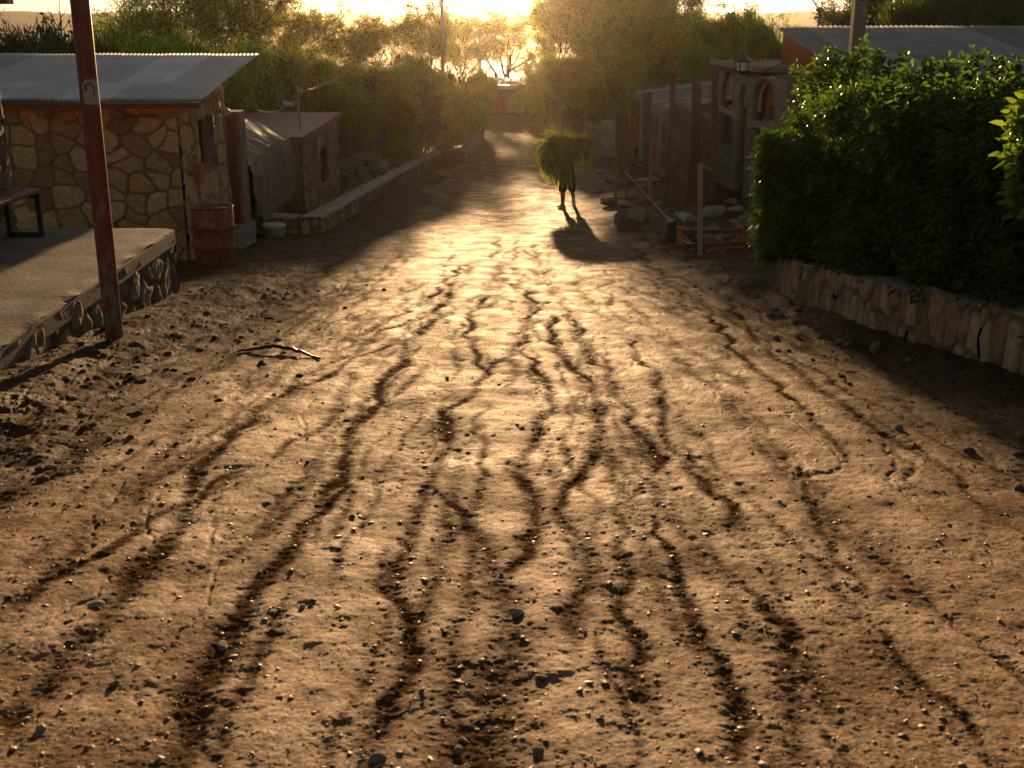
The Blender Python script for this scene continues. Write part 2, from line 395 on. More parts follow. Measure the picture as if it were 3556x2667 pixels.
L(t, m4.outputs[2], b.inputs['Base Color'])
rr = N(t, 'ShaderNodeMapRange'); L(t, mr.outputs[0], rr.inputs[0]); rr.inputs[3].default_value = 0.70; rr.inputs[4].default_value = 0.8
ra = N(t, 'ShaderNodeMath', operation='MULTIPLY_ADD'); L(t, nA.outputs['Fac'], ra.inputs[0]); ra.inputs[1].default_value = -0.45; ra.inputs[2].default_value = 0.24
rs_ = N(t, 'ShaderNodeMath', operation='ADD'); L(t, rr.outputs[0], rs_.inputs[0]); L(t, ra.outputs[0], rs_.inputs[1])
L(t, rs_.outputs[0], b.inputs['Roughness'])
sp = N(t, 'ShaderNodeMapRange'); L(t, nA.outputs['Fac'], sp.inputs[0]); sp.inputs[1].default_value = 0.42; sp.inputs[2].default_value = 0.66; sp.inputs[3].default_value = 0.05; sp.inputs[4].default_value = 0.15
spm = N(t, 'ShaderNodeMath', operation='MULTIPLY'); inv = N(t, 'ShaderNodeMath', operation='SUBTRACT'); inv.inputs[0].default_value = 1.0; L(t, mr.outputs[0], inv.inputs[1]); L(t, sp.outputs[0], spm.inputs[0]); L(t, inv.outputs[0], spm.inputs[1]); L(t, spm.outputs[0], b.inputs['Specular IOR Level'])
bsum = N(t, 'ShaderNodeMath', operation='MULTIPLY_ADD'); L(t, nC.outputs['Fac'], bsum.inputs[0]); bsum.inputs[1].default_value = 0.25; L(t, nB.outputs['Fac'], bsum.inputs[2])
bp = N(t, 'ShaderNodeBump', Strength=0.8, Distance=0.022); L(t, bsum.outputs[0], bp.inputs['Height']); L(t, bp.outputs[0], b.inputs['Normal'])
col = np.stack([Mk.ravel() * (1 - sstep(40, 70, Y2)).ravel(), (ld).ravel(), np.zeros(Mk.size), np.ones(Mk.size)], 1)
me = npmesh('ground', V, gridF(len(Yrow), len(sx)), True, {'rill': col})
# faces must look up
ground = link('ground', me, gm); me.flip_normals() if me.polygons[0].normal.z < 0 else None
tag(ground, 'sloping dirt road and ground with water channels', kind='structure')
print('ground verts', len(V))

# height on the finished surface, for laying things on it
def gz(x, y):
    i = int(np.clip(np.searchsorted(Yrow, y), 1, len(Yrow) - 1)); j = int(np.clip(np.searchsorted(X2[i], x), 1, len(sx) - 1))
    return float(Z2[i, j])

# ---- loose gravel over the road
def pebble_mesh(n, seed):
    rg = np.random.default_rng(seed)
    ic = bmesh.new(); bmesh.ops.create_icosphere(ic, subdivisions=1, radius=1)
    v0 = np.array([v.co[:] for v in ic.verts]); f0 = np.array([[v.index for v in f.verts] for f in ic.faces]); ic.free()
    Y = 2.1 + 17 * rg.random(n) ** 1.9; X = (rg.random(n) * 2 - 1) * (0.46 * Y + .6)
    keep = (X > -3.9) & (X < 4.0); X = X[keep]; Y = Y[keep]; n = len(X)
    sz = 0.0012 + 0.0022 * rg.random(n) + 0.010 * rg.random(n) ** 16
    iy = np.clip(np.searchsorted(Yrow, Y), 1, len(Yrow) - 1)
    Z = np.array([gz(x, y) for x, y in zip(X, Y)])
    sc = np.stack([sz * (0.9 + 1.0 * rg.random(n)), sz * (0.8 + .5 * rg.random(n)), sz * (0.25 + .4 * rg.random(n))], 1)
    a = rg.random(n) * 6.28; ca, sa = np.cos(a), np.sin(a)
    P_ = v0[None] * (1 + 0.75 * (rg.random((n, len(v0), 1)) - .5)) * sc[:, None, :]
    tl = rg.normal(0, .22, (n, 2))
    x = P_[..., 0] * ca[:, None] - P_[..., 1] * sa[:, None]; y = P_[..., 0] * sa[:, None] + P_[..., 1] * ca[:, None]
    z = P_[..., 2] + x * tl[:, :1] + y * tl[:, 1:]
    V = np.stack([x + X[:, None], y + Y[:, None], z + (Z + sc[:, 2] * 0.25)[:, None]], -1).reshape(-1, 3)
    F = (f0[None] + (np.arange(n) * len(v0))[:, None, None]).reshape(-1, 3)
    return V, F
pm, t, b = nt('pebble')
geo = N(t, 'ShaderNodeNewGeometry')
r = ramp(t, geo.outputs['Random Per Island'], [(0.0, (0.05, 0.034, 0.02)), (0.6, (0.15, 0.10, 0.06)), (0.92, (0.26, 0.20, 0.14)), (1.0, (0.45, 0.38, 0.30))])
L(t, r.outputs[0], b.inputs['Base Color']); b.inputs['Roughness'].default_value = 0.62
V, F = pebble_mesh(34000, 5)
gv = link('gravel', npmesh('gravel', V, F, False), pm)
tag(gv, 'loose gravel and pebbles scattered over the dirt road', 'gravel', kind='stuff')
# clods in the verge
def clods(n, seed):
    rg = np.random.default_rng(seed)
    ic = bmesh.new(); bmesh.ops.create_icosphere(ic, subdivisions=2, radius=1)
    v0 = np.array([v.co[:] for v in ic.verts]); f0 = np.array([[v.index for v in f.verts] for f in ic.faces]); ic.free()
    side = rg.random(n) < 0.45; Y = 4 + 14 * rg.random(n) ** 1.2
    wl = 3.35 + 0.05 * (15 - Y)
    X = np.where(side, wl - np.abs(rg.normal(0, .55, n)), -3.0 + rg.normal(0, .62, n))
    Y = np.where(side, Y, 4.5 + 11 * rg.random(n))
    sz = 0.003 + 0.005 * rg.random(n) + 0.028 * rg.random(n) ** 26
    Z = np.array([gz(x, y) for x, y in zip(X, Y)])
    a = rg.random((n, 1)) * 6.28
    P_ = v0[None] * (1 + 0.5 * (rg.random((n, len(v0), 1)) - .5)); P_ = P_ * sz[:, None, None] * np.array([1.2, 1, .7])
    x = P_[..., 0] * np.cos(a) - P_[..., 1] * np.sin(a); y = P_[..., 0] * np.sin(a) + P_[..., 1] * np.cos(a)
    V = np.stack([x + X[:, None], y + Y[:, None], P_[..., 2] + (Z + sz * .3)[:, None]], -1).reshape(-1, 3)
    return V, (f0[None] + (np.arange(n) * len(v0))[:, None, None]).reshape(-1, 3)
cm = mat('clod_soil', (0.10, 0.065, 0.036), (0.05, 0.032, 0.018), 20, 0.95, bump=0.4, dist=0.005)
V, F = clods(5200, 9)
cl = link('soil_clods', npmesh('soil_clods', V, F, False), cm)
tag(cl, 'crumbled dark soil clods strewn along both verges', 'soil', kind='stuff')

# far hills beyond the valley
hx = np.linspace(-1600, 1600, 160); hr = np.linspace(0, 1, 24)
HX, HR = np.meshgrid(hx, hr, indexing='ij')
top = 56 + 2.5 * vn(HX / 500, HX * 0, 4) + .6 * vn(HX / 90, HX * 0, 5)
HZ = -33.5 + top * sstep(0, 0.8, HR) ** 0.9 * (1 + 0.05 * vn(HX / 90, HR * 6, 6)); HY = 1500 + 350 * HR
hm = mat('hill_soil', (0.22, 0.17, 0.16), (0.17, 0.13, 0.125), 0.01, 0.95, bump=0)
hills = link('hills', npmesh('hills', np.stack([HX, HY, HZ], -1).reshape(-1, 3), gridF(160, 24)), hm)
tag(hills, 'long flat topped hills across the valley', kind='structure')
# ================================================================ shared materials
def stone_mat(name, cA, cB, cC, mortar, rough=0.9, bump=0.5, tone=1.0):
    m, t, b = nt(name)
    geo = N(t, 'ShaderNodeNewGeometry'); P = geo.outputs['Position']
    a = N(t, 'ShaderNodeAttribute', attribute_name='st'); s = N(t, 'ShaderNodeSeparateColor'); L(t, a.outputs['Color'], s.inputs[0])
    r = ramp(t, s.outputs[0], [(0.0, cA), (0.5, cB), (1.0, cC)])
    n = N(t, 'ShaderNodeTexNoise', Scale=14, Detail=8, Roughness=0.7); L(t, P, n.inputs['Vector'])
    r2 = ramp(t, n.outputs['Fac'], [(0.3, (0.55, 0.52, 0.5)), (0.55, (1, 1, 1)), (0.75, (1.25, 1.22, 1.15))])
    mx = N(t, 'ShaderNodeMix', data_type='RGBA', blend_type='MULTIPLY'); mx.inputs[0].default_value = 1
    L(t, r.outputs[0], mx.inputs[6]); L(t, r2.outputs[0], mx.inputs[7])
    m2 = N(t, 'ShaderNodeMix', data_type='RGBA'); L(t, s.outputs[1], m2.inputs[0]); L(t, mx.outputs[2], m2.inputs[6]); m2.inputs[7].default_value = rgba(mortar)
    L(t, m2.outputs[2], b.inputs['Base Color']); b.inputs['Roughness'].default_value = rough; b.inputs['Specular IOR Level'].default_value = 0.3
    n3 = N(t, 'ShaderNodeTexNoise', Scale=45, Detail=6, Roughness=0.7); L(t, P, n3.inputs['Vector'])
    bp = N(t, 'ShaderNodeBump', Strength=bump, Distance=0.012); L(t, n3.outputs['Fac'], bp.inputs['Height']); L(t, bp.outputs[0], b.inputs['Normal'])
    return m

def stone_skin(p0, p1, zb, zt, out, sw=0.34, sh=0.26, depth=0.035, seed=1, res=0.022, holes=(), mortar_w=0.13, warp=0.5, jit=.66):
    """rubble masonry face from p0 to p1 (xy), zb(s)/zt(s) functions of distance; out = outward xy normal. Real relief.
    holes: (s0, s1, z0, z1) left open. returns V, F, attr"""
    p0 = np.array(p0[:2], float); p1 = np.array(p1[:2], float); ln = np.hypot(*(p1 - p0)); d = (p1 - p0) / ln
    nu = max(3, int(ln / res)); s = np.linspace(0, ln, nu)
    b_ = np.array([zb(x) for x in s]); t_ = np.array([zt(x) for x in s]); hmax = (t_ - b_).max(); nv = max(3, int(hmax / res))
    q = np.linspace(0, 1, nv); Sx = np.repeat(s[:, None], nv, 1); Z = b_[:, None] + (t_ - b_)[:, None] * q[None]
    wx = Sx / sw + warp * vn(Sx * 3, Z * 3, seed + 2) * 0.5; wz = Z / sh + warp * vn(Sx * 3, Z * 3, seed + 3) * 0.5
    f1, f2, cid = voro(wx, wz, seed, jit)
    e = f2 - f1; stone = sstep(mortar_w * 0.45, mortar_w * 1.5, e)
    h = stone * depth * (0.55 + 0.6 * cid) + 0.008 * fbm(Sx * 9, Z * 9, seed + 5, 3) * (0.4 + stone)
    P_ = p0[None, None, :] + d * Sx[..., None] + np.array(out[:2]) * h[..., None]
    V = np.concatenate([P_, Z[..., None]], -1).reshape(-1, 3); F = gridF(nu, nv)
    n = np.cross(V[F[0, 1]] - V[F[0, 0]], V[F[0, 3]] - V[F[0, 0]])
    if n[0] * out[0] + n[1] * out[1] < 0: F = F[:, ::-1]
    if holes:
        c = (Sx.reshape(-1)[F].mean(1), Z.reshape(-1)[F].mean(1)); k = np.ones(len(F), bool)
        for (a0, a1, z0, z1) in holes: k &= ~((c[0] > a0) & (c[0] < a1) & (c[1] > z0) & (c[1] < z1))
        F = F[k]
    at_ = np.stack([np.clip(cid, 0, 1).ravel(), 1 - stone.ravel(), 0 * cid.ravel(), np.ones(cid.size)], 1)
    return V, F, at_
def join_np(parts):
    V = []; F = []; A = []; o = 0
    for v, f, a in parts: V.append(v); F.append(f + o); A.append(a); o += len(v)
    return np.concatenate(V), np.concatenate(F), np.concatenate(A)

M_STONE_H = stone_mat('house_stone', (0.30, 0.18, 0.085), (0.50, 0.32, 0.145), (0.64, 0.44, 0.23), (0.21, 0.14, 0.08))
M_STONE_W = stone_mat('wall_stone', (0.26, 0.165, 0.09), (0.37, 0.25, 0.15), (0.50, 0.36, 0.23), (0.20, 0.14, 0.09))
M_STONE_G = stone_mat('grey_stone', (0.24, 0.19, 0.14), (0.33, 0.27, 0.20), (0.44, 0.36, 0.28), (0.20, 0.16, 0.12))
M_COPE = mat('pale_coping', (0.46, 0.40, 0.33), (0.36, 0.31, 0.25), 3, 0.8, bump=0.4, bscale=30, dist=0.01)
M_CONC = mat('concrete', (0.27, 0.235, 0.20), (0.20, 0.17, 0.14), 3, 0.85, bump=0.4, bscale=30, dist=0.01, c3=(0.33, 0.29, 0.25))
M_CONC_D = mat('dark_concrete', (0.17, 0.14, 0.11), (0.11, 0.09, 0.07), 4, 0.9, bump=0.4, bscale=30, dist=0.01)
M_RED = mat('red_paint', (0.24, 0.022, 0.012), (0.19, 0.018, 0.010), 7, 0.45, bump=0.15, stretch=(1, 1, .25), c3=(0.17, 0.12, 0.085))
M_REDW = mat('red_wood', (0.22, 0.045, 0.02), (0.14, 0.03, 0.015), 9, 0.6, bump=0.3)
M_WOOD = mat('weathered_wood', (0.28, 0.17, 0.09), (0.17, 0.10, 0.055), 9, 0.8, bump=0.4, stretch=(3, 3, .4), c3=(0.27, 0.18, 0.11))
M_WOOD_O = mat('orange_wood', (0.42, 0.18, 0.055), (0.30, 0.12, 0.04), 9, 0.7, bump=0.3, stretch=(3, 3, .4))
M_WOOD_G = mat('grey_wood', (0.36, 0.30, 0.22), (0.26, 0.21, 0.155), 9, 0.85, bump=0.3, stretch=(3, 3, .4))
M_BLACK = mat('black_steel', (0.012, 0.012, 0.013), (0.02, 0.018, 0.016), 20, 0.45, bump=0.05)
M_DARK = mat('dark_inside', (0.012, 0.010, 0.008), (0.02, 0.016, 0.012), 5, 0.9, bump=0)
M_GLASS = mat('window_glass', (0.02, 0.02, 0.02), (0.03, 0.027, 0.024), 3, 0.12, bump=0)
M_GALV = mat('galvanised', (0.42, 0.41, 0.40), (0.33, 0.32, 0.31), 4, 0.5, 0.5, bump=0.08)
M_WHITE = mat('white_plastic', (0.62, 0.58, 0.52), (0.50, 0.46, 0.41), 6, 0.5, bump=0.1)

def zinc(name, c1, c2, rough=0.42, metal=0.75, rust=None):
    m, t, b = nt(name)
    geo = N(t, 'ShaderNodeNewGeometry')
    n1 = N(t, 'ShaderNodeTexNoise', Scale=1.6, Detail=7, Roughness=0.65); L(t, geo.outputs['Position'], n1.inputs['Vector'])
    r = ramp(t, n1.outputs['Fac'], [(0.3, c1), (0.7, c2)])
    a = N(t, 'ShaderNodeAttribute', attribute_name='tint')
    mx = N(t, 'ShaderNodeMix', data_type='RGBA', blend_type='MULTIPLY'); mx.inputs[0].default_value = 1
    L(t, r.outputs[0], mx.inputs[6]); L(t, a.outputs['Color'], mx.inputs[7]); o = mx.outputs[2]
    if rust:
        n2 = N(t, 'ShaderNodeTexNoise', Scale=5, Detail=8, Roughness=0.7); L(t, geo.outputs['Position'], n2.inputs['Vector'])
        k = ramp(t, n2.outputs['Fac'], [(0.45, (0, 0, 0)), (0.62, (1, 1, 1))]); m2 = N(t, 'ShaderNodeMix', data_type='RGBA')
        L(t, k.outputs[0], m2.inputs[0]); L(t, o, m2.inputs[6]); m2.inputs[7].default_value = rgba(rust); o = m2.outputs[2]
    L(t, o, b.inputs['Base Color']); b.inputs['Metallic'].default_value = metal
    rr = N(t, 'ShaderNodeMapRange'); L(t, n1.outputs['Fac'], rr.inputs[0]); rr.inputs[1].default_value = .3; rr.inputs[2].default_value = .7
    rr.inputs[3].default_value = rough - .06; rr.inputs[4].default_value = rough + .1; L(t, rr.outputs[0], b.inputs['Roughness'])
    return m
M_ZINC = zinc('zinc_sheet', (0.50, 0.51, 0.54), (0.38, 0.39, 0.42), 0.45, 0.55)

def corrugated(name, c00, c10, c11, c01, m, parent=None, pitch=0.076, amp=0.014, across=10, laps=(), panel=0.85, seed=1, thick=True, rag=0.0):
    """sheet whose corrugations run from edge c00-c10 towards c01-c11. tint per panel."""
    c00, c10, c11, c01 = [np.array(c, float) for c in (c00, c10, c11, c01)]
    w = np.linalg.norm(c10 - c00); nu = int(w / pitch * 8) + 1; nv = across
    U, Q = np.meshgrid(np.linspace(0, 1, nu), np.linspace(0, 1, nv), indexing='ij')
    rgd = np.random.default_rng(seed); row = np.zeros_like(Q, int)
    for l in laps: row += (Q > l)
    pid = np.floor(U * w / panel + 0.37 * row).astype(int)
    tin = rgd.uniform(0.58, 1.25, (len(laps) + 1, int(w / panel) + 4))[row, pid]
    Qr = Q
    if rag: Qr = Q * (1 + rag * (rgd.random(int(w / panel) + 4)[pid] - .5))
    P_ = c00 + (c10 - c00) * U[..., None] * (1 - Qr[..., None]) + (c11 - c01) * U[..., None] * Qr[..., None] + (c01 - c00) * Qr[..., None]
    n = np.cross(c10 - c00, c01 - c00); n /= np.linalg.norm(n)
    if n[2] < 0: n = -n
    lift = amp * np.sin(U * w / pitch * 2 * math.pi)
    fr = (U * w / panel + 0.37 * row) % 1.0
    lift = lift + 0.006 * (pid % 2) + 0.004 * vn(U * w, Q * 4, seed) 
    for l in laps: lift = lift + 0.012 * sstep(0.06, 0.0, np.abs(0) + np.clip(l - Q, 0, 1)) * (Q <= l)
    P_ = P_ + n * lift[..., None]
    V = P_.reshape(-1, 3); F = gridF(nu, nv)
    me = npmesh(name, V, F, True, {'tint': tin.ravel() * (1 - 0.35 * (fr < 0.02).ravel())})
    o = link(name, me, m, parent)
    if thick:
        sm = o.modifiers.new('s', 'SOLIDIFY'); sm.thickness = 0.004
    return o

# ================================================================ STONE HOUSE (left)
hx, hy0, hy1 = -5.42, 19.3, 22.4
hl = -15.5
gh = g(hx, hy0)
zt0 = at(650, 372, hy0).z; zt1 = at(805, 272, hy1).z
house = thing('stone_house', 'rough stone house with corrugated metal lean roof beside the road', 'house', (hx, hy0, gh))
ytop = lambda s: zt0 + (zt1 - zt0) * s / (hy1 - hy0)
w1 = stone_skin((hl, hy0), (hx, hy0), lambda s: gh - .25, lambda s: zt0, (0, -1), 0.38, 0.31, 0.035, 3, 0.022, mortar_w=.10, jit=.72)
wz0, wz1 = at(716, 595, 20.7).z, at(716, 408, 20.7).z
w2 = stone_skin((hx, hy0), (hx, hy1), lambda s: gh - .5, ytop, (1, 0), 0.24, 0.42, 0.04, 4, 0.022, holes=[(1.12, 2.3, wz0, wz1)])
V, F, A = join_np([w1, w2]); link('wall', npmesh('wall', V, F, True, {'st': A}), M_STONE_H, house)
ins = MB(); ins.hexa([(hl, hy0 + .35, gh - .2), (hx - .35, hy0 + .35, gh - .2), (hx - .35, hy1, gh - .2), (hl, hy1, gh - .2)],
                     [(hl, hy0 + .35, zt0 - .05), (hx - .35, hy0 + .35, zt0 - .05), (hx - .35, hy1, zt1 - .05), (hl, hy1, zt1 - .05)])
ins.build('inner_wall', M_CONC_D, house)
# window in the side wall: reveal, frame, glass
win = MB(); yb, ye = hy0 + 1.12, hy0 + 2.3
for (a, b_) in (((hx - .17, yb - .0, (wz0 + wz1) / 2), (.34, .05, wz1 - wz0)), ((hx - .17, ye, (wz0 + wz1) / 2), (.34, .05, wz1 - wz0)),
                ((hx - .17, (yb + ye) / 2, wz0), (.36, ye - yb, .05)), ((hx - .17, (yb + ye) / 2, wz1), (.34, ye - yb, .05))):
    win.box(a, b_)
wo = win.build('window', M_STONE_G if False else M_CONC, house)
fr = MB()
for y in (yb + .07, (yb + ye) / 2, ye - .07): fr.box((hx - .16, y, (wz0 + wz1) / 2), (.06, .06, wz1 - wz0 - .06))
for z in (wz0 + .06, wz1 - .06): fr.box((hx - .16, (yb + ye) / 2, z), (.062, ye - yb - .1, .06))
fr.build('frame', M_WOOD_O, wo)
p = MB(); p.box((hx - .2, (yb + ye) / 2, (wz0 + wz1) / 2), (.01, ye - yb - .1, wz1 - wz0 - .1)); p.build('pane', M_GLASS, wo)
# roof
e0 = at(900, 345, 18.85); er = at(905, 187, 23.6)
xr = at(694, 345, 18.85).x
roof = corrugated('roof', (hl - .2, 18.85, at(694, 349, 18.85).z), (xr, 18.85, at(694, 349, 18.85).z), (xr - 0.02, 23.6, er.z), (hl - .2, 23.6, er.z), M_ZINC, house, laps=(0.33,), across=24, seed=4)
ra_ = MB(); zE = at(694, 349, 18.85).z - .03
ra_.box(((hl + xr) / 2, 18.93, zE - .055), (xr - hl - .05, .04, .09)); ra_.build('fascia', M_REDW, house)
for i in range(9):
    k = MB(); xx = hx - .9 - i * 1.15; k.box((xx, 19.12, zE - .17), (.15, .42, .15)); k.build('rafter', M_WOOD, house)
k = MB(); a, b_ = at(488, 383, 19.2), at(645, 386, 19.2); k.box((a + b_) / 2, (b_.x - a.x, .10, .085)); k.build('lintel', M_WOOD_O, house)
# long beam ends along the gable
k = MB(); k.box(*plank((hx + .04, hy0 - .1, zt0 + .04), (hx + .04, hy1 + .1, zt1 + .04), .12, .09)); k.build('gable_beam', M_WOOD, house)
# iron hooks on the wall
for (u0, v0) in ((75, 430), (265, 420), (405, 400)):
    k = MB(); c = at(u0, v0, 19.22)
    k.tube([c + Vector((-.14, 0, -.02)), c + Vector((0, 0, .0)), c + Vector((.06, -.03, .10)), c + Vector((.14, -.03, .06)), c + Vector((.17, -.02, -.12))], .008, 6); k.build('iron_hook', M_BLACK, house)
# globe lamp and orange meter box on the side wall
gl = thing('globe_lamp', 'small round lamp on the side wall of the stone house above its window', 'lamp', at(783, 388, 22.05))
c = at(783, 388, 22.05); k = MB(); k.lathe(c, [(0.001, .08), (.05, .07), (.085, .03), (.09, -.01), (.07, -.06), (.02, -.085), (.001, -.09)], 16); k.build('globe', M_WHITE, gl, True)
k = MB(); k.tube([(hx, c.y, c.z), (c.x, c.y, c.z)], .028, 8); k.build('bracket', M_BLACK, gl)
c = at(700, 603, 20.0); mb_ = thing('meter_box', 'orange meter box fixed to the corner of the stone house below the window', 'meter box', (hx + .08, c.y, c.z))
k = MB(); k.box((hx + .08, c.y, c.z), (.15, .24, .34)); k.build('box', M_WOOD_O, mb_, bevel=.01)
k = MB(); k.box((hx + .05, c.y, c.z + .24), (.06, .14, .16)); k.build('cover', M_WOOD_O, mb_, bevel=.008)
k = MB(); k.box((hx + .16, c.y, c.z), (.012, .2, .3)); k.build('door', mat('yellow_sign', (.32, .2, .03), (.22, .12, .02), 30, .6), mb_)

# concrete column with brown post beside it, wall behind the canvas
cz0, cz1 = at(830, 735, 22.8).z - .4, at(822, 385, 22.8).z
pc = thing('concrete_post', 'square concrete post with a brown board at the far corner of the stone house', 'post', (hx + .1, 22.8, cz0))
k = MB(); k.box((hx + .10, 22.85, (cz0 + cz1) / 2), (.30, .5, cz1 - cz0)); k.build('post', M_CONC, pc, bevel=.01)
k = MB(); k.box((hx + .12, 22.5, (cz0 + cz1) / 2 + .1), (.16, .12, cz1 - cz0 - .2)); k.build('board', M_REDW, pc)
# concrete step by the house
k = MB(); a = gp(850, 775); k.box((-5.24, 22.2, g(-5.1, 22.2) + .12), (.36, 1.5, .5)); sp_ = k.build('concrete_step', M_CONC, bevel=.02)
tag(sp_, 'low concrete step at the foot of the stone house beyond the drum', 'step')

# ================================================================ RED ROOFED BUILDING and canvas
bx = -5.1; y0, y1 = 28.6, 34.6; zr0 = at(1045, 490, y0).z; zr1 = at(1165, 412, y1).z; zb = g(-5.1, 30) - .1
rb = thing('stone_shed', 'small stone building with flat red roof below the low wall', 'building', (bx, y0, zb))
zz = lambda s: zr0 + (zr1 - zr0) * s / (y1 - y0)
f1_ = stone_skin((-10.5, y0), (bx, y0), lambda s: zb - .2, lambda s: zr0 - .02, (0, -1), .3, .3, .03, 13, 0.04)
f2_ = stone_skin((bx, y0), (bx, y1), lambda s: zb - .2, zz, (1, 0), .26, .55, .04, 14, 0.03, holes=[(2.7, 3.9, zr0 - 1.35, zr0 - .45)])
V, F, A = join_np([f1_, f2_]); link('wall', npmesh('wall', V, F, True, {'st': A}), M_STONE_W, rb)
k = MB(); k.box((bx - .28, y0 + 3.3, zr0 - .9), (.02, 1.3, 1.0)); k.build('window', M_DARK, rb)
k = MB(); k.box((bx - .10, y0 + 3.3, zr0 - .42), (.3, 1.4, .07)); k.build('lintel', M_WOOD, rb)
k = MB(); k.box((bx - 2.9, (y0 + y1) / 2, zb + .6), (4.9, y1 - y0 - .6, 1.6)); k.build('inner_wall', M_CONC_D, rb)
M_RROOF = mat('red_roof', (0.26, 0.10, 0.07), (0.20, 0.08, 0.06), 3, 0.55, bump=0.1)
ta = [at(1050, 484, y0 - .35), at(1187, 390, y1 + .3)]
k = MB(); xa = bx + .12
k.hexa([(-10.7, y0 - .35, ta[0].z - .16), (xa, y0 - .35, ta[0].z - .16), (xa, y1 + .3, ta[1].z - .16), (-10.7, y1 + .3, ta[1].z - .16)],
       [(-10.7, y0 - .35, ta[0].z + .06), (xa, y0 - .35, ta[0].z + .06), (xa, y1 + .3, ta[1].z), (-10.7, y1 + .3, ta[1].z)])
k.build('roof', M_RROOF, rb, bevel=.01)
# antenna pole on that roof with its cable
a0 = at(1041, 448, 29.6); a1 = at(1034, 298, 29.6)
an = thing('cable_mast', 'thin pipe mast standing on the red flat roof and carrying a cable', 'mast', (a0.x, 29.6, a0.z - .1))
k = MB(); k.tube([(a0.x, 29.6, a0.z - .15), (a0.x, 29.6, a1.z)], .022, 8); k.build('pipe', M_GALV, an, True)
k = MB(); k.lathe((a0.x, 29.6, a1.z - .04), [(0.001, .08), (.03, .06), (.035, 0), (.03, -.1), (.001, -.1)], 10); k.build('cap', M_GALV, an, True)
i1 = at(1047, 317, 29.6); i2 = at(1003, 361, 29.6)
k = MB(); k.tube([(a0.x, 29.6, i1.z), i1], .012, 6); k.lathe(i1, [(0.001, .05), (.04, .04), (.025, 0), (.04, -.04), (.001, -.05)], 10); k.build('insulator', M_WHITE, an, True)
k = MB(); k.tube([(a0.x, 29.6, i2.z + .1), i2], .012, 6); k.tube([i2 + Vector((-.14, 0, .03)), i2 + Vector((.1, 0, -.03))], .05, 8); k.build('insulator', M_WHITE, an, True)
def wire(name, pts_, r, label, m=M_BLACK, sag=0.3, cat='cable'):
    a, b_ = Vector(pts_[0]), Vector(pts_[1]); P_ = []
    for i in range(25):
        q = i / 24; p = a.lerp(b_, q); p.z -= sag * 4 * q * (1 - q); P_.append(p)
    k = MB(); k.tube(P_, r, 5); o = k.build(name, m, None, True); tag(o, label, cat); return o
wire('overhead_cable', (i1, at(1320, 135, 52)), .005, 'thin cable running from the roof mast up into the trees', M_GALV, .35)
wire('service_cable', (i2, at(890, 380, 27)), .012, 'short drooping cable between the roof mast and the stone house', M_GALV, .12)

# canvas over the heap between the two buildings
def canvas():
    nu, nv = 150, 170
    U, Q = np.meshgrid(np.linspace(0, 1, nu), np.linspace(0, 1, nv), indexing='ij')
    # U: along the road (near -> far), Q: from the roof side (0) over the edge and down (1)
    a = np.clip(Q / 0.5, 0, 1); d = np.clip((Q - 0.5) / 0.5, 0, 1)
    back = 1 - a
    y = 23.1 + 5.1 * U + 2.2 * back * U
    drop = (1.0 + .25 * np.clip(U / .3, 0, 1)) * (1 - .45 * sstep(.82, 1.0, U)) + 0.10 * vn(U * 6, U * 0, 3)
    z = -.86 + .08 * U + .44 * back + .10 * np.sin(U * 3.1) * (1 - d) - .10 * sstep(.6, 1, a) - drop * d + 0.07 * vn(U * 3, a * 2, 9) * (1 - d) - .2 * sstep(.93, 1, U) * (1 - d)
    x = -7.3 + 2.15 * a ** 0.95 + 0.06 * sstep(0, .25, d) - .35 * sstep(.8, 1.0, U) ** 2
    fold = np.sin(U * 62 + 3 * vn(U * 5, Q * 1.5, 4) + 1.5 * vn(U * 14, Q * 2, 5)) + 0.5 * np.sin(U * 131 + 4 * vn(U * 7, Q, 6))
    x = x + fold * (0.045 * sstep(.35, .75, Q)) + 0.03 * vn(U * 20, Q * 9, 7)
    cr = np.sin((U * 2.2 + Q * 3.4) * 9 + 3 * vn(U * 4, Q * 5, 8)) * 0.022 + 0.035 * fbm(U * 9, Q * 12, 10, 3)
    z = z + cr * (1 - sstep(.45, .6, Q)) + fold * .015 * sstep(.25, .5, Q) * (1 - d)
    return np.stack([x, y, z], -1).reshape(-1, 3), gridF(nu, nv)
M_CANVAS = mat('grey_canvas', (0.24, 0.20, 0.15), (0.17, 0.14, 0.105), 3, 0.62, bump=0.25, bscale=20, dist=0.01)
V, F = canvas(); cv = link('canvas_sheet', npmesh('canvas_sheet', V, F, True), M_CANVAS)
tag(cv, 'grey canvas sheet draped in folds between the stone house and the red roofed building', 'tarpaulin')
# low block wall under the canvas (what it lies on)
k = MB(); k.hexa([(-8, 23.3, -3.4), (-5.5, 23.3, -3.4), (-5.5, 28.1, -3.4), (-8, 28.1, -3.4)], [(-8, 23.3, -.85), (-5.5, 23.3, -1.1), (-5.5, 28.1, -1.1), (-8, 28.1, -.85)])
o = k.build('block_wall', M_CONC_D); tag(o, 'dark masonry store hidden under the grey canvas', 'store')

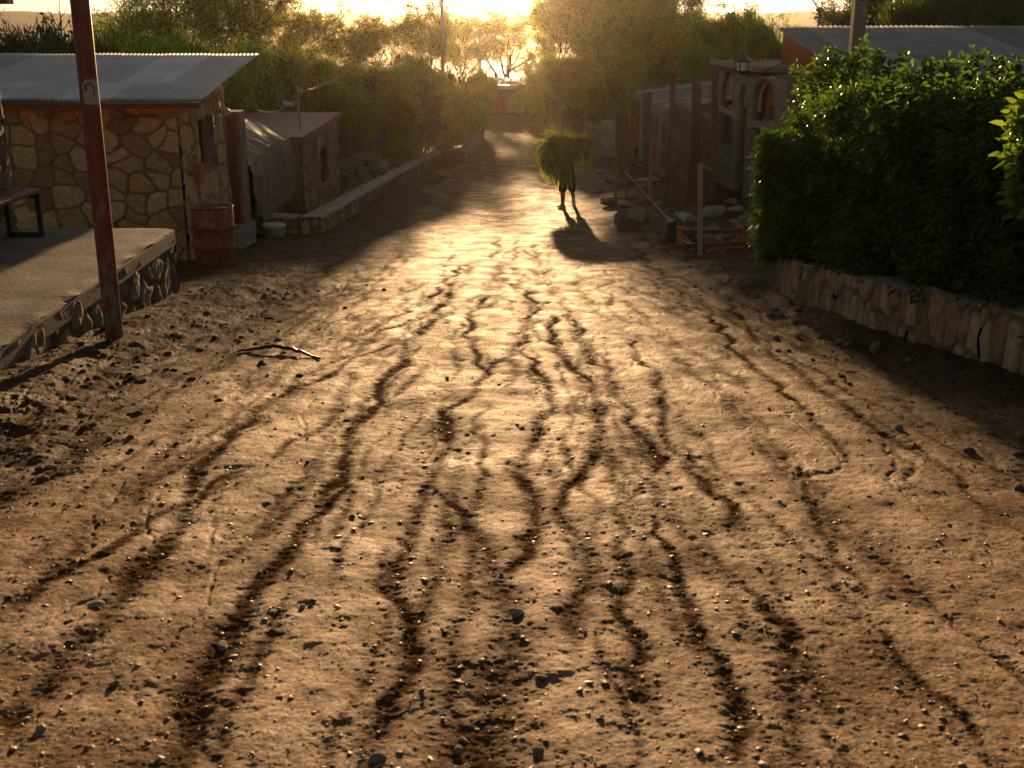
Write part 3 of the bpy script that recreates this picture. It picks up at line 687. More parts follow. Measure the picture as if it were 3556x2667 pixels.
# ================================================================ LOW STONE WALL along the left
def base_pts(pxs): return [gp(u, v) for u, v in pxs]
def low_wall(name, pts, h, th, label, m, side, seed=1, sw=.2, sh=.7, depth=.03, capm=None, cap_over=0.03, skin_both=True, res=.025, inward=None, rough_top=0.02):
    """pts: ground line of the visible face. side: +1 = wall body lies to the left of the direction of travel"""
    root = thing(name, label, 'wall', tuple(pts[0]))
    parts = []; n = len(pts); P2 = [Vector((p[0], p[1])) for p in pts]
    offs = []
    for i in range(n):
        d0 = (P2[i] - P2[i - 1]).normalized() if i > 0 else (P2[1] - P2[0]).normalized()
        d1 = (P2[i + 1] - P2[i]).normalized() if i < n - 1 else d0
        n0 = Vector((-d0.y, d0.x)) * side; n1 = Vector((-d1.y, d1.x)) * side
        mv = (n0 + n1); mv = mv / mv.length_squared * 2 if mv.length > .3 else n0
        offs.append(P2[i] + mv * th)
    hs = h if hasattr(h, '__len__') else [h] * n
    zt = [g(pts[i][0], pts[i][1]) + hs[i] for i in range(n)]
    for i in range(n - 1):
        a, b_ = P2[i], P2[i + 1]; d = (b_ - a).normalized(); nn = Vector((-d.y, d.x)) * side; ln = (b_ - a).length
        zf = lambda s, i=i, ln=ln: zt[i] + (zt[i + 1] - zt[i]) * s / ln
        zb_ = lambda s, a=a, d=d: g(a.x + d.x * s, a.y + d.y * s) - .15
        parts.append(stone_skin(a, b_, zb_, zf, (-nn.x, -nn.y), sw, sh, depth, seed + i, res, mortar_w=.14))
        a2, b2 = offs[i], offs[i + 1]; l2 = (b2 - a2).length; d2 = (b2 - a2).normalized()
        parts.append(stone_skin(a2, b2, lambda s, a2=a2, d2=d2: g(a2.x + d2.x * s, a2.y + d2.y * s) - .5, lambda s, i=i, l2=l2: zt[i] + (zt[i + 1] - zt[i]) * s / l2, (nn.x, nn.y), sw, sh, depth, seed + 30 + i, res * 2))
    for (A0, B0) in ((P2[0], offs[0]), (P2[-1], offs[-1])):
        i = 0 if A0 is P2[0] else n - 1; dd = (P2[1] - P2[0]) if i == 0 else (P2[-2] - P2[-1]); dd = -dd.normalized()
        parts.append(stone_skin(A0, B0, lambda s: g(A0.x, A0.y) - .4, lambda s, i=i: zt[i], (dd.x, dd.y), sw, sh, depth * .5, seed + 60 + i, res))
    V, F, A = join_np(parts); link('face', npmesh('face', V, F, True, {'st': A}), m, root)
    # coping: rough slab following the wall
    Vc = []; nn_ = 0; rows_ = []
    for i in range(n - 1):
        ln = (P2[i + 1] - P2[i]).length; kk = max(2, int(ln / .06))
        for j in range(kk + (1 if i == n - 2 else 0)):
            q = j / kk; a = P2[i].lerp(P2[i + 1], q); b_ = offs[i].lerp(offs[i + 1], q); z = zt[i] + (zt[i + 1] - zt[i]) * q; rows_.append((a, b_, z))
    prof_q = [(-cap_over, -.045), (-cap_over - .01, -.01), (-cap_over + .01, .012), (.15, .02), (.4, .022), (.6, .022), (.85, .02), (1, .01), (1 + .02, -.03)]
    arr = []
    for k_, (a, b_, z) in enumerate(rows_):
        for (q, dz) in prof_q:
            qq = q if q > 1e-9 else q / th
            p = a.lerp(b_, qq); arr.append((p.x, p.y, z + dz))
    arr = np.array(arr); nz = fbm(arr[:, 0] * 5, arr[:, 1] * 5, seed + 3, 4); nx = fbm(arr[:, 0] * 7, arr[:, 1] * 7, seed + 9, 3)
    arr[:, 2] += rough_top * nz; arr[:, 0] += .012 * nx
    F = gridF(len(rows_), len(prof_q)); me_ = npmesh('coping', arr, F, True)
    link('coping', me_, capm or M_COPE, root)
    return root
LW = [gp(1112, 812), gp(1300, 695), gp(1440, 612), gp(1552, 552)]
low_wall('low_stone_wall', LW, [.34, .36, .36, .38], .42, 'long low stone wall with flat coping following the left side of the road', M_STONE_W, 1, 21, .13, .5, .03)
q0 = Vector((LW[0].x, LW[0].y + .02, 0)); q1 = Vector((-5.35, LW[0].y + .12, 0))
low_wall('garden_wall', [(q1.x, q1.y, 0), (q0.x - .46, q0.y, 0)], [.42, .36], .22, 'short low wall running from the house step to the start of the long low wall', M_STONE_W, 1, 51, .3, .4, .02)
LB = [Vector((LW[-1].x + .03, LW[-1].y + .06, 0)), gp(1632, 556), gp(1676, 470), gp(1640, 452)]
low_wall('curb_wall', LB, [.40, .40, .5, .55], .4, 'pale low wall turning downhill beyond the painted pole', M_STONE_G, 1, 71, .2, .5, .02)

# bucket
c = at(952, 790, 23.95); c.z = g(c.x, c.y); bk = thing('plastic_bucket', 'round white lidded bucket standing against the low wall', 'bucket', tuple(c))
k = MB(); k.lathe(c, [(.2, -.02), (.215, .02), (.235, .22), (.235, .24)], 28); k.build('tub', M_CONC, bk, True)
k = MB(); k.lathe(c, [(.245, .215), (.25, .25), (.235, .27), (.22, .262), (.001, .262)], 28); k.build('lid', M_WHITE, bk, True)
# litter sheet
for (u, v, lab) in ((872, 801, 'thin pale board scrap lying on the soil behind the drum'), (862, 852, 'small curled paper scrap lying right of the drum')):
    c = gp(u, v); k = MB(); sc = .32 if u == 872 else .07
    n = 6; vs = []; 
    for i in range(n + 1):
        for j in (0, 1): vs.append((c.x - sc / 2 + sc * i / n, c.y - .07 + .14 * j * sc / .32 + .03 * i / n, c.z + .045 + .02 * math.sin(i * .9) + .01 * j))
    k.add(vs, [(2 * i, 2 * i + 2, 2 * i + 3, 2 * i + 1) for i in range(n)])
    o = k.build('paper_scrap' if u != 872 else 'board_scrap', M_WHITE); md = o.modifiers.new('s', 'SOLIDIFY'); md.thickness = .006; tag(o, lab, 'litter')

# ================================================================ OIL DRUM
c = gp(752, 915); R_ = .33; H_ = .93
dr = thing('oil_drum', 'rusty orange oil drum filled with rubble beside the stone house', 'drum', tuple(c))
M_DRUM = mat('rusty_drum', (0.32, 0.085, 0.022), (0.17, 0.045, 0.016), 5, 0.6, bump=0.25, c3=(0.38, 0.15, 0.06), dist=.008)
pr = [(R_ * .97, -.05), (R_, .0)]
for zc in (H_ * .32, H_ * .66):
    pr += [(R_, zc - .035), (R_ + .012, zc - .018), (R_ + .02, zc), (R_ + .012, zc + .018), (R_, zc + .035)]
pr += [(R_, H_ - .03), (R_ - .02, H_ - .01), (R_ + .012, H_), (R_ + .012, H_ + .012), (R_ - .012, H_ + .012), (R_ - .014, H_ - .25)]
k = MB(); k.lathe(c, pr, 48); o = k.build('barrel', M_DRUM, dr, True)
# slight dent
for v in o.data.vertices:
    dv = v.co; a = math.atan2(dv.y, dv.x); s_ = 1 - .035 * math.exp(-((dv.z - .8) / .2) ** 2) * max(0, math.cos(a + .2)) ** 4; dv.x *= s_; dv.y *= s_
k = MB(); k.lathe(c, [(R_ - .015, H_ - .16), (.2, H_ - .11), (.001, H_ - .08)], 32); k.build('rubble_fill', M_CONC_D, dr)

# ---- rocks
def rock_mesh(seed, rough=.22, sub=3, cuts=7, flat=1.0):
    rnd = random.Random(seed); bm = bmesh.new(); bmesh.ops.create_icosphere(bm, subdivisions=sub, radius=1)
    pl = []
    for i in range(cuts):
        n = Vector((rnd.gauss(0, 1), rnd.gauss(0, 1), rnd.gauss(0, 1))).normalized(); pl.append((n, rnd.uniform(.5, .82)))
    off = Vector((seed * 3.1, seed * 1.7, 0))
    for v in bm.verts:
        p = v.co
        for n, d in pl:
            e = p.dot(n) - d
            if e > 0: p = p - n * e * .93
        p = p * (1 + rough * .5 * mnoise.noise(p * 1.3 + off) + rough * .25 * mnoise.noise(p * 4 + off))
        v.co = Vector((p.x, p.y, p.z * flat))
    me = bpy.data.meshes.new('rock'); bm.to_mesh(me); bm.free(); 
    me.polygons.foreach_set('use_smooth', [False] * len(me.polygons)); return me
M_ROCK = mat('rock', (0.27, 0.21, 0.15), (0.17, 0.13, 0.09), 4, 0.88, bump=0.5, bscale=18, dist=.02, c3=(0.36, 0.30, 0.23), attr='obj')
M_ROCK_G = mat('pale_rock', (0.38, 0.33, 0.28), (0.26, 0.22, 0.18), 4, 0.85, bump=0.5, bscale=18, dist=.02, c3=(0.48, 0.43, 0.37), attr='obj')
RM = [rock_mesh(i + 1, flat=(1, .7, .85, .55, 1, .8)[i % 6]) for i in range(8)]
for m_ in RM: m_.materials.append(M_ROCK)
RMG = [m_.copy() for m_ in RM]
for m_ in RMG: m_.materials.clear(); m_.materials.append(M_ROCK_G)
def rock(loc, s, rz, label, group=None, idx=0, pale=False, name='rock', tilt=(0, 0)):
    o = bpy.data.objects.new(name, (RMG if pale else RM)[idx % 8]); COL.objects.link(o); o.location = loc
    o.scale = s if hasattr(s, '__len__') else (s, s, s); o.rotation_euler = (tilt[0], tilt[1], rz); return tag(o, label, 'rock', group)
c = gp(752, 915)
rock((c.x - .05, c.y - .06, c.z + H_ + .0), (.15, .12, .12), .4, 'brown rock sticking out of the top of the oil drum', idx=0)
rock((c.x + .16, c.y - .02, c.z + H_ - .02), (.11, .08, .06), 1.1, 'small pale stone on the rim of the oil drum', idx=3, pale=True)
# heap behind the low wall
rnd = random.Random(11)
for i in range(130):
    y = 27 + 17 * rnd.random() ** .8; xw = float(np.interp(y, [p.y for p in LW], [p.x for p in LW])) - .52
    x = xw - abs(rnd.gauss(0, .55)); hump = math.exp(-((y - 37.5) / 4) ** 2) * .55
    if x < -4.95 and y < 35.2: x = -4.95 + .3 * rnd.random()
    s_ = rnd.uniform(.12, .27); z = g(x, y) + .12 + hump * rnd.uniform(.3, 1) * (1 if y > 34 else .3)
    rock((x, y, z), (s_ * rnd.uniform(.8, 1.3), s_ * rnd.uniform(.8, 1.3), s_ * rnd.uniform(.6, .9)), rnd.uniform(0, 6.28), 'angular rock in the heap of rocks behind the low stone wall', 'rocks heaped behind the low wall', i, i % 4 == 0, 'rock', (rnd.uniform(-.5, .5), rnd.uniform(-.5, .5)))
for i in range(110):
    a = rnd.random() * 6.28; r_ = rnd.random() ** .6; y = 37.6 + 2.6 * r_ * math.sin(a); x = -5.0 + .95 * r_ * math.cos(a)
    s_ = rnd.uniform(.14, .30); z = g(x, y) + .1 + 1.15 * (1 - r_ ** 1.5)
    rock((x, y, z), (s_ * rnd.uniform(.8, 1.3), s_, s_ * rnd.uniform(.6, .9)), rnd.uniform(0, 6.28), 'angular rock in the heap of rocks behind the low stone wall', 'rocks heaped behind the low wall', i, False, 'rock', (rnd.uniform(-.5, .5), rnd.uniform(-.5, .5)))

# ================================================================ CONCRETE PLATFORM, BENCH, PORCH
far_r = at(605, 793, 14.2); px_ = far_r.x; pz = far_r.z
xa0 = at(5, 1192, 8.75)
plt = thing('platform', 'raised concrete platform on a stone base along the left verge', 'platform', (px_, 14.2, pz - 1))
xn = xa0.x; yn = -1.5; xnn = px_ + (xn - px_) / (8.75 - 14.2) * (yn - 14.2)
nu, nv = 160, 130
U, Q = np.meshgrid(np.linspace(0, 1, nu), np.linspace(0, 1, nv), indexing='ij')
yy = yn + (14.2 - yn) * U; xe = xnn + (px_ - xnn) * U
xx = xe - (1 - Q) * 7.0; ed = sstep(.985, 1, Q)
zz_ = pz + .008 * fbm(xx * 1.5, yy * 1.5, 3, 4) - .03 * ed * (.6 + .5 * vn(yy * 6, yy * 0, 4)); xx = xx + .02 * ed * vn(yy * 9, yy * 0, 9)
top_V = np.stack([xx, yy, zz_], -1).reshape(-1, 3)
link('slab', npmesh('slab', top_V, gridF(nu, nv), True), mat('slab_concrete', (0.19, 0.165, 0.14), (0.125, 0.105, 0.085), 2.2, 0.8, bump=0.6, bscale=22, dist=0.012, c3=(0.24, 0.21, 0.18)), plt)
k = MB(); k.hexa([(xnn, yn, pz - .20), (px_ + .006, 14.2, pz - .20), (px_ - .2, 14.2, pz - .20), (xnn - .2, yn, pz - .20)], [(xnn, yn, pz - .025), (px_ + .006, 14.2, pz - .025), (px_ - .2, 14.2, pz - .025), (xnn - .2, yn, pz - .025)])
sl_ = k.build('slab_edge', M_CONC_D, plt, bevel=.012)
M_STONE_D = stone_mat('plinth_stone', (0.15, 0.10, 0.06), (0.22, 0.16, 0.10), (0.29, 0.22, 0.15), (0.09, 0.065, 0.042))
pa = stone_skin((xnn - .015, yn), (px_ - .015, 14.2), lambda s: pz - 3 if s > 9 else g(xnn, yn + s) - .3, lambda s: pz - .05, (1, 0), .45, .34, .018, 33, .022, mortar_w=.22, jit=.9)
keep = None
pb = stone_skin((px_, 14.2), (px_ - 7, 14.2), lambda s: pz - 1.4, lambda s: pz - .02, (0, 1), .3, .4, .05, 34, .06)
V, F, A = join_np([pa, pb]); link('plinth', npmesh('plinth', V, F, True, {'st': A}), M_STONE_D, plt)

# bench: runs along the platform edge, its far end towards the house
yE = 13.75; bt = at(147, 655, yE); xR = bt.x; bz = bt.z - .02
be = thing('bench', 'wooden plank bench on black steel legs standing on the concrete platform', 'bench', (xR, yE, pz))
k = MB(); k.box((xR - .10, yE - 1.0, bz), (.19, 2.0, .045)); k.build('seat_plank', M_REDW, be, bevel=.006)
k = MB(); k.box((xR - .33, yE - 1.0, bz), (.19, 2.0, .045)); k.build('seat_plank', M_REDW, be, bevel=.006)
k = MB(); k.box((xR - .21, yE - 1.0, bz - .045), (.06, 1.9, .04)); k.build('rail', M_BLACK, be)
for j in range(2):
    yl = yE - .10 - j * 1.75; k = MB(); h_ = bz - .03 - pz
    for x_ in (xR - .03, xR - .40): k.box((x_, yl, pz + h_ / 2), (.05, .05, h_))
    k.box((xR - .215, yl, pz + .027), (.43, .052, .05)); k.box((xR - .215, yl, bz - .05), (.43, .052, .045)); k.build('leg_frame', M_BLACK, be)
# porch wall end + beam
pw0 = at(50, 797, 14.1)
po = thing('porch', 'dark stone porch wall with a red roof beam at the left end of the platform', 'porch', (pw0.x, 12.9, pz))
zt_ = at(0, 92, 12.9).z
a_ = stone_skin((pw0.x - 3, 12.9), (pw0.x + .02, 12.9), lambda s: pz - .02, lambda s: zt_, (0, -1), .3, .3, .03, 41, .04)
b2_ = stone_skin((pw0.x + .02, 12.9), (pw0.x + .02, 14.1), lambda s: pz - .02, lambda s: zt_, (1, 0), .3, .3, .03, 42, .04)
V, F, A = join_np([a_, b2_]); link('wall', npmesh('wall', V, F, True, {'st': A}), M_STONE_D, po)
k = MB(); k.box((pw0.x - 1.52, 13.5, (pz + zt_) / 2), (2.95, 1.1, zt_ - pz - .02)); k.build('inner_wall', M_CONC_D, po)
bm0 = at(37, 14, 9.6)
k = MB(); k.box((bm0.x - 1.5, 9.6, bm0.z + .09), (3.0, .12, .18)); k.box((bm0.x - .6, 11.3, bm0.z + .24), (.12, 3.6, .12)); k.build('roof_beam', M_RED, po)
k = MB(); k.box((bm0.x - 1.9, 11.4, bm0.z + .32), (3.4, 4.4, .04)); k.build('roof', M_CONC_D, po)
k = MB(); k.box((pw0.x - 1.2, 13.3, (zt_ + bm0.z + .3) / 2), (.2, .2, bm0.z + .3 - zt_)); k.build('post', M_RED, po)

# ================================================================ RED POLE
c = gp(398, 1178); rp = thing('steel_pole', 'tall steel pole with peeling red paint and a white patch beside the platform', 'pole', tuple(c))
R0 = .079
k = MB(); k.tube([(c.x, c.y, c.z - .2 + i * .25) for i in range(19)], R0, 28); o = k.build('pole', M_RED, rp, True)
# the paint: peeled lower down
m, t, b = nt('peeling_red'); geo = N(t, 'ShaderNodeNewGeometry'); P = geo.outputs['Position']
mp = N(t, 'ShaderNodeMapping'); mp.inputs['Scale'].default_value = (1, 1, .45); L(t, P, mp.inputs[0])
n1 = N(t, 'ShaderNodeTexNoise', Scale=14, Detail=8, Roughness=.7); L(t, mp.outputs[0], n1.inputs['Vector'])
n2 = N(t, 'ShaderNodeTexNoise', Scale=1.6, Detail=2); L(t, P, n2.inputs['Vector'])
sx_ = N(t, 'ShaderNodeSeparateXYZ'); L(t, P, sx_.inputs[0])
low = N(t, 'ShaderNodeMapRange'); L(t, sx_.outputs[2], low.inputs[0]); low.inputs[1].default_value = c.z + .1; low.inputs[2].default_value = c.z + 1.9; low.inputs[3].default_value = .17; low.inputs[4].default_value = -.06
ad = N(t, 'ShaderNodeMath', operation='ADD'); L(t, n1.outputs['Fac'], ad.inputs[0]); L(t, low.outputs[0], ad.inputs[1])
ad2 = N(t, 'ShaderNodeMath', operation='MULTIPLY_ADD'); L(t, n2.outputs['Fac'], ad2.inputs[0]); ad2.inputs[1].default_value = .25; ad2.inputs[2].default_value = -.12
ad3 = N(t, 'ShaderNodeMath', operation='ADD'); L(t, ad.outputs[0], ad3.inputs[0]); L(t, ad2.outputs[0], ad3.inputs[1])
r = ramp(t, ad3.outputs[0], [(.40, (.17, .018, .010)), (.57, (.24, .026, .013)), (.60, (.16, .115, .08)), (.75, (.23, .17, .12))])
L(t, r.outputs[0], b.inputs['Base Color']); b.inputs['Roughness'].default_value = .42
bp = N(t, 'ShaderNodeBump', Strength=.3, Distance=.004); L(t, ad3.outputs[0], bp.inputs['Height']); L(t, bp.outputs[0], b.inputs['Normal'])
o.data.materials[0] = m
# white paint patch hugging the pole, with a dark brushed arch on it
pc_ = at(314, 322, c.y); ang0 = -math.pi / 2
def curved(name, pts2, r, mtl, thick_pts=None):
    pass
rg = np.random.default_rng(2)
n_ = 20; Vp = []; 
for i in range(n_ + 1):
    q = i / n_; a = ang0 - .35 + 1.75 * q
    hi = .115 + .012 * vn(np.array([q * 7]), np.array([0.]), 3)[0] - (.03 if q < .25 else 0); lo = -.095 + (.035 * (1 - q / .12) if q < .12 else 0) + .006 * vn(np.array([q * 6]), np.array([3.]), 3)[0]
    for z in np.linspace(lo, hi, 6): Vp.append((c.x + (R0 + .0025) * math.cos(a), c.y + (R0 + .0025) * math.sin(a), pc_.z + z))
o = link('paint_patch', npmesh('paint_patch', np.array(Vp), gridF(n_ + 1, 6), True), mat('old_white_paint', (.42, .34, .29), (.34, .27, .23), 30, .6, bump=.2), rp)
arc = []
for i in range(22):
    q = i / 21; th = math.pi * (1.12 - 1.25 * q); a = ang0 + .42 + .42 * math.cos(th) ; z = .035 + .045 * math.sin(th) if q < .8 else .035 + .045 * math.sin(math.pi * (1.12 - 1.0)) - (q - .8) * .35
    arc.append((a, z, .011 if q < .3 else .007))
Vp = []
for (a, z, w) in arc:
    pass
Va = []; 
for i, (a, z, w) in enumerate(arc):
    a0_, z0_, _ = arc[max(i - 1, 0)]; a1_, z1_, _ = arc[min(i + 1, 21)]
    tx, tz = (a1_ - a0_) * R0, z1_ - z0_; l_ = math.hypot(tx, tz) + 1e-6; nx_, nz_ = -tz / l_, tx / l_
    for s_ in (-1, 1):
        aa = a + s_ * w * nx_ / R0; Va.append((c.x + (R0 + .004) * math.cos(aa), c.y + (R0 + .004) * math.sin(aa), pc_.z + z + s_ * w * nz_))
link('brushed_mark', npmesh('brushed_mark', np.array(Va), gridF(22, 2), True), mat('dark_brush_paint', (.12, .085, .06), (.08, .06, .045), 20, .7), rp)

# curved black strip lying on the road
k = MB(); P_ = []
for i in range(22):
    q = i / 21; u = 828 + (1112 - 828) * q; v = 1226 - 12 * math.sin(q * math.pi) + 24 * q ** 1.5; p = gp(u, v); P_.append((p.x, p.y, gz(p.x, p.y) + .012 + .05 * math.sin(q * math.pi) ** 2))
k.tube(P_, [.006 + .012 * math.sin(math.pi * (i + 1) / 23) for i in range(22)], 8); o = k.build('rubber_strip', M_BLACK, None, True)
tag(o, 'curved black rubber strip lying on the road below the steel pole', 'strip')

# distant painted pole at the bend of the low wall
c = gp(1543, 520); zt_ = c.z + 8.5; wp = thing('painted_pole', 'slim pale pole with a red painted lower half behind the bend of the low wall', 'pole', (c.x, c.y, c.z))
zmid = at(1543, 285, c.y).z
k = MB(); k.tube([(c.x, c.y, c.z - .2), (c.x, c.y, zmid)], .085, 12); k.build('lower_pole', M_REDW, wp, True)
k = MB(); k.tube([(c.x, c.y, zmid), (c.x, c.y, zt_)], [.078, .07], 12); k.build('upper_pole', M_GALV, wp, True)
# street lamp further down
Yl = 80; c = Vector((at(1668, 300, Yl).x, Yl, g(-2, Yl))); ht = at(1665, 105, Yl).z
slp = thing('street_lamp', 'street lamp with a long curved arm at the bend of the road', 'street lamp', tuple(c))
k = MB(); k.tube([c, (c.x, c.y, ht)], [.11, .08], 10); k.build('pole', M_WOOD_G, slp, True)
P_ = [at(1655, 100, Yl), at(1662, 78, Yl), at(1680, 55, Yl), at(1703, 28, Yl), at(1720, 16, Yl), at(1735, 13, Yl)]
k = MB(); k.tube([(c.x, c.y, ht - .3)] + P_, .03, 8); k.build('arm', M_GALV, slp, True)
k = MB(); a, b_ = at(1722, 15, Yl), at(1750, 14, Yl); k.box((a + b_) / 2, (.62, .22, .09)); k.build('lamp_head', M_GALV, slp, bevel=.03)
for i in range(4):
    z = ht - .1 - i * .38; k = MB(); k.tube([(c.x, c.y, z), (c.x + .2, c.y, z)], .015, 6); k.lathe((c.x + .2, c.y, z), [(.001, .06), (.05, .05), (.03, 0), (.05, -.05), (.001, -.06)], 8); k.build('insulator', M_WHITE, slp, True)
# rail by the curb wall
a = gp(1676, 462); k = MB(); hh = at(1669, 405, a.y).z
k.tube([(a.x, a.y, a.z), (a.x, a.y, hh)], .06, 8); b_ = at(1640, 395, a.y + 3); k.tube([(a.x, a.y, hh), (b_.x, b_.y, b_.z)], .03, 6)
o = k.build('hand_rail', M_WOOD, None); tag(o, 'short dark railing post and bar at the end of the curb wall', 'railing')
# ================================================================ RIGHT SIDE
# stone retaining wall under the hedge
RW = [gp(2699, 1012), gp(2900, 1085), gp(3150, 1172), gp(3400, 1252), gp(3620, 1325), gp(4300, 1575), gp(5400, 2000)]
RW = [Vector((p.x, p.y, p.z)) for p in RW]
hh_ = [.42, .43, .45, .47, .48, .5, .5]
low_wall('retaining_wall', RW, hh_, .42, 'low wall of upright rough stones with a rough top running beneath the big hedge', M_STONE_W, 1, 91, .19, .5, .032, capm=M_CONC_D, cap_over=.02, rough_top=.03, res=.016)

# tall concrete post behind the hedge
c0 = at(2962, 300, 19.0); up_ = thing('utility_post', 'tall pale square concrete post rising behind the big hedge', 'post', (c0.x, 19, g(c0.x, 19)))
k = MB(); zb_ = g(c0.x, 19) - .3; w_ = .1
k.hexa([(c0.x - .11, 18.89, zb_), (c0.x + .11, 18.89, zb_), (c0.x + .11, 19.11, zb_), (c0.x - .11, 19.11, zb_)], [(c0.x - .085, 18.91, zb_ + 8), (c0.x + .085, 18.91, zb_ + 8), (c0.x + .085, 19.09, zb_ + 8), (c0.x - .085, 19.09, zb_ + 8)])
k.build('post', M_CONC, up_, bevel=.015)
for i in range(8):
    k = MB(); k.tube([(c0.x, 18.88, 2.0 - i * .55), (c0.x, 18.94, 2.0 - i * .55)], .02, 8)
    if i % 2 == 0: k.build('bolt_hole', M_DARK, up_)

# ---- arched porch building
fx = 6.3; ya, yb2 = 26.6, 35.3; ztop_ = at(2600, 262, 30.5).z; zb3 = g(fx, 31) - .5
ar = thing('arched_building', 'unfinished grey building with white edged arches and a flat slab roof', 'building', (fx, ya, zb3))
arches = [(32.75, 35.0, 'a'), (30.95, 32.15, 'd'), (27.6, 30.3, 'b')]   # (y0, y1)
zsill = at(2620, 580, 29).z
zspr = at(2540, 330, 33.5).z
def arch_wall():
    # grid cut by arch test, with thickness
    ys = np.linspace(ya, yb2, 420); zs = np.linspace(zb3, ztop_, 240)
    Yg, Zg = np.meshgrid(ys, zs, indexing='ij')
    V = np.stack([np.full_like(Yg, fx) - .003 * fbm(Yg * 5, Zg * 5, 3, 3), Yg, Zg], -1).reshape(-1, 3); F = gridF(420, 240)
    yc = Yg.reshape(-1)[F].mean(1); zc = Zg.reshape(-1)[F].mean(1); keep = np.ones(len(F), bool)
    for (a, b_, kd) in arches:
        r_ = (b_ - a) / 2; m_ = (a + b_) / 2
        zl = zsill if kd != 'd' else zb3 + .05; hs_ = min(r_, 1.0)
        ins_ = (np.abs(yc - m_) < r_) & (zc > zl) & ((zc < zspr) | (((yc - m_) / r_) ** 2 + ((zc - zspr) / (hs_ * .62)) ** 2 < 1))
        keep &= ~ins_
    return V, F[keep]
V, F = arch_wall(); o = link('wall', npmesh('wall', V, F, False), M_CONC, ar); sm = o.modifiers.new('s', 'SOLIDIFY'); sm.thickness = .22; sm.offset = -1
M_ORANGE = mat('orange_plaster', (0.60, 0.22, 0.05), (0.48, 0.17, 0.04), 4, .8, bump=.2)
for (a, b_, kd) in arches:
    r_ = (b_ - a) / 2; m_ = (a + b_) / 2; hs_ = min(r_, 1.0) * .62
    P_ = [(fx - .02, m_ + (r_ + .02) * math.cos(th), zspr + (hs_ + .02) * math.sin(th)) for th in np.linspace(0, math.pi, 25)]
    P_ = [(fx - .02, m_ + r_ + .02, zspr - .25)] + P_ + [(fx - .02, m_ - r_ - .02, zspr - .25)]
    k = MB(); k.tube(P_, .055, 6); k.build('arch_trim', mat('lime_white', (.62, .56, .48), (.5, .45, .38), 8, .8) if kd == 'a' else bpy.data.materials['lime_white'], ar, True)
    # recessed filling: orange plaster panel, with frame and sash
    k = MB(); zl = zsill if kd != 'd' else zb3 + .1
    k.box((fx + .20, m_, (zl + ztop_) / 2 - .05), (.06, b_ - a + .6, ztop_ - zl - .12)); k.build('infill_panel', M_ORANGE if kd != 'd' else M_WOOD_O, ar)
    if kd != 'd':
        k = MB(); k.box((fx + .10, m_, zspr - .42), (.14, b_ - a, .09)); k.build('window_bar', M_WOOD_G, ar)
        k = MB(); k.box((fx + .155, m_ + .25, (zl + zspr) / 2 + .0), (.05, (b_ - a) * .5, zspr - zl - .1)); k.build('window', M_REDW, ar)
        k = MB(); k.box((fx - .03, m_, zl - .03), (.3, b_ - a + .1, .08)); k.build('sill', M_CONC, ar)
    else:
        k = MB(); 
        for y_ in (a + .05, b_ - .05): k.box((fx + .1, y_, (zl + zspr) / 2), (.12, .1, zspr - zl))
        k.build('door_frame', M_WOOD, ar)
k = MB(); k.box((fx + 2.0, 31, (zb3 + ztop_) / 2), (2.6, 8.3, ztop_ - zb3 - .1)); k.build('inner_room', M_CONC_D, ar)
zs_ = at(2690, 208, 35.5).z
k = MB(); k.box((fx + 1.3, 32.6, zs_ - .06), (3.5, 6.4, .12)); k.build('roof_slab', M_CONC, ar, bevel=.01)
k = MB(); k.box((fx + 1.9, 28.0, ztop_ + .05), (3.9, 2.9, .10)); k.build('roof_slab', M_CONC_D, ar)
for i in range(16):
    k = MB(); y_ = 29.7 + i * .38; k.box((fx - .33, y_, zs_ - .18), (.34, .17, .13)); k.build('rafter_end', M_WOOD, ar, bevel=.03)
for (u, v, h_) in ((2646, 212, .32), (2586, 222, .14), (2598, 222, .16), (2625, 222, .2), (2634, 222, .18), (2615, 223, .14)):
    k = MB(); p = at(u, v, 33); k.box((p.x, 33, zs_ + h_ / 2 - .02), (.05, .05, h_)); k.build('rebar', M_WOOD_O, ar)
# lantern on its bar
bar0, bar1 = at(2597, 254, 25.5), at(2760, 254, 25.5)
la = thing('lantern', 'black coach lantern hanging off a long dark bar in front of the arches', 'lantern', tuple(bar0))
k = MB(); k.tube([bar0, bar1], .028, 8); k.tube([bar0 + Vector((.0, 0, 0)), bar0 + Vector((-.1, 0, .0)), at(2577, 262, 25.5)], .02, 6); k.box(bar0, (.1, .1, .12)); k.build('bar', M_BLACK, la)
lc = at(2576, 248, 25.5)
k = MB(); k.lathe(lc, [(.10, .0), (.145, .19)], 6); k.build('glass', mat('frosted_glass', (.75, .7, .6), (.65, .6, .5), 5, .25, bump=0), la)
k = MB(); k.lathe(lc, [(.19, .185), (.185, .21), (.13, .29), (.05, .34), (.03, .38), (.001, .385)], 6); k.lathe(lc, [(.001, -.07), (.04, -.06), (.115, .0), (.115, .015)], 6)
for i in range(6):
    a = i * math.pi / 3; k.tube([lc + Vector((.105 * math.cos(a), .105 * math.sin(a), 0)), lc + Vector((.15 * math.cos(a), .15 * math.sin(a), .19))], .012, 4)
k.build('cage', M_BLACK, la)
k = MB(); p0, p1 = at(2655, 250, 25.5), at(2740, 205, 25.5); k.tube([p0, p1], .012, 6); k.build('stay', M_BLACK, la)

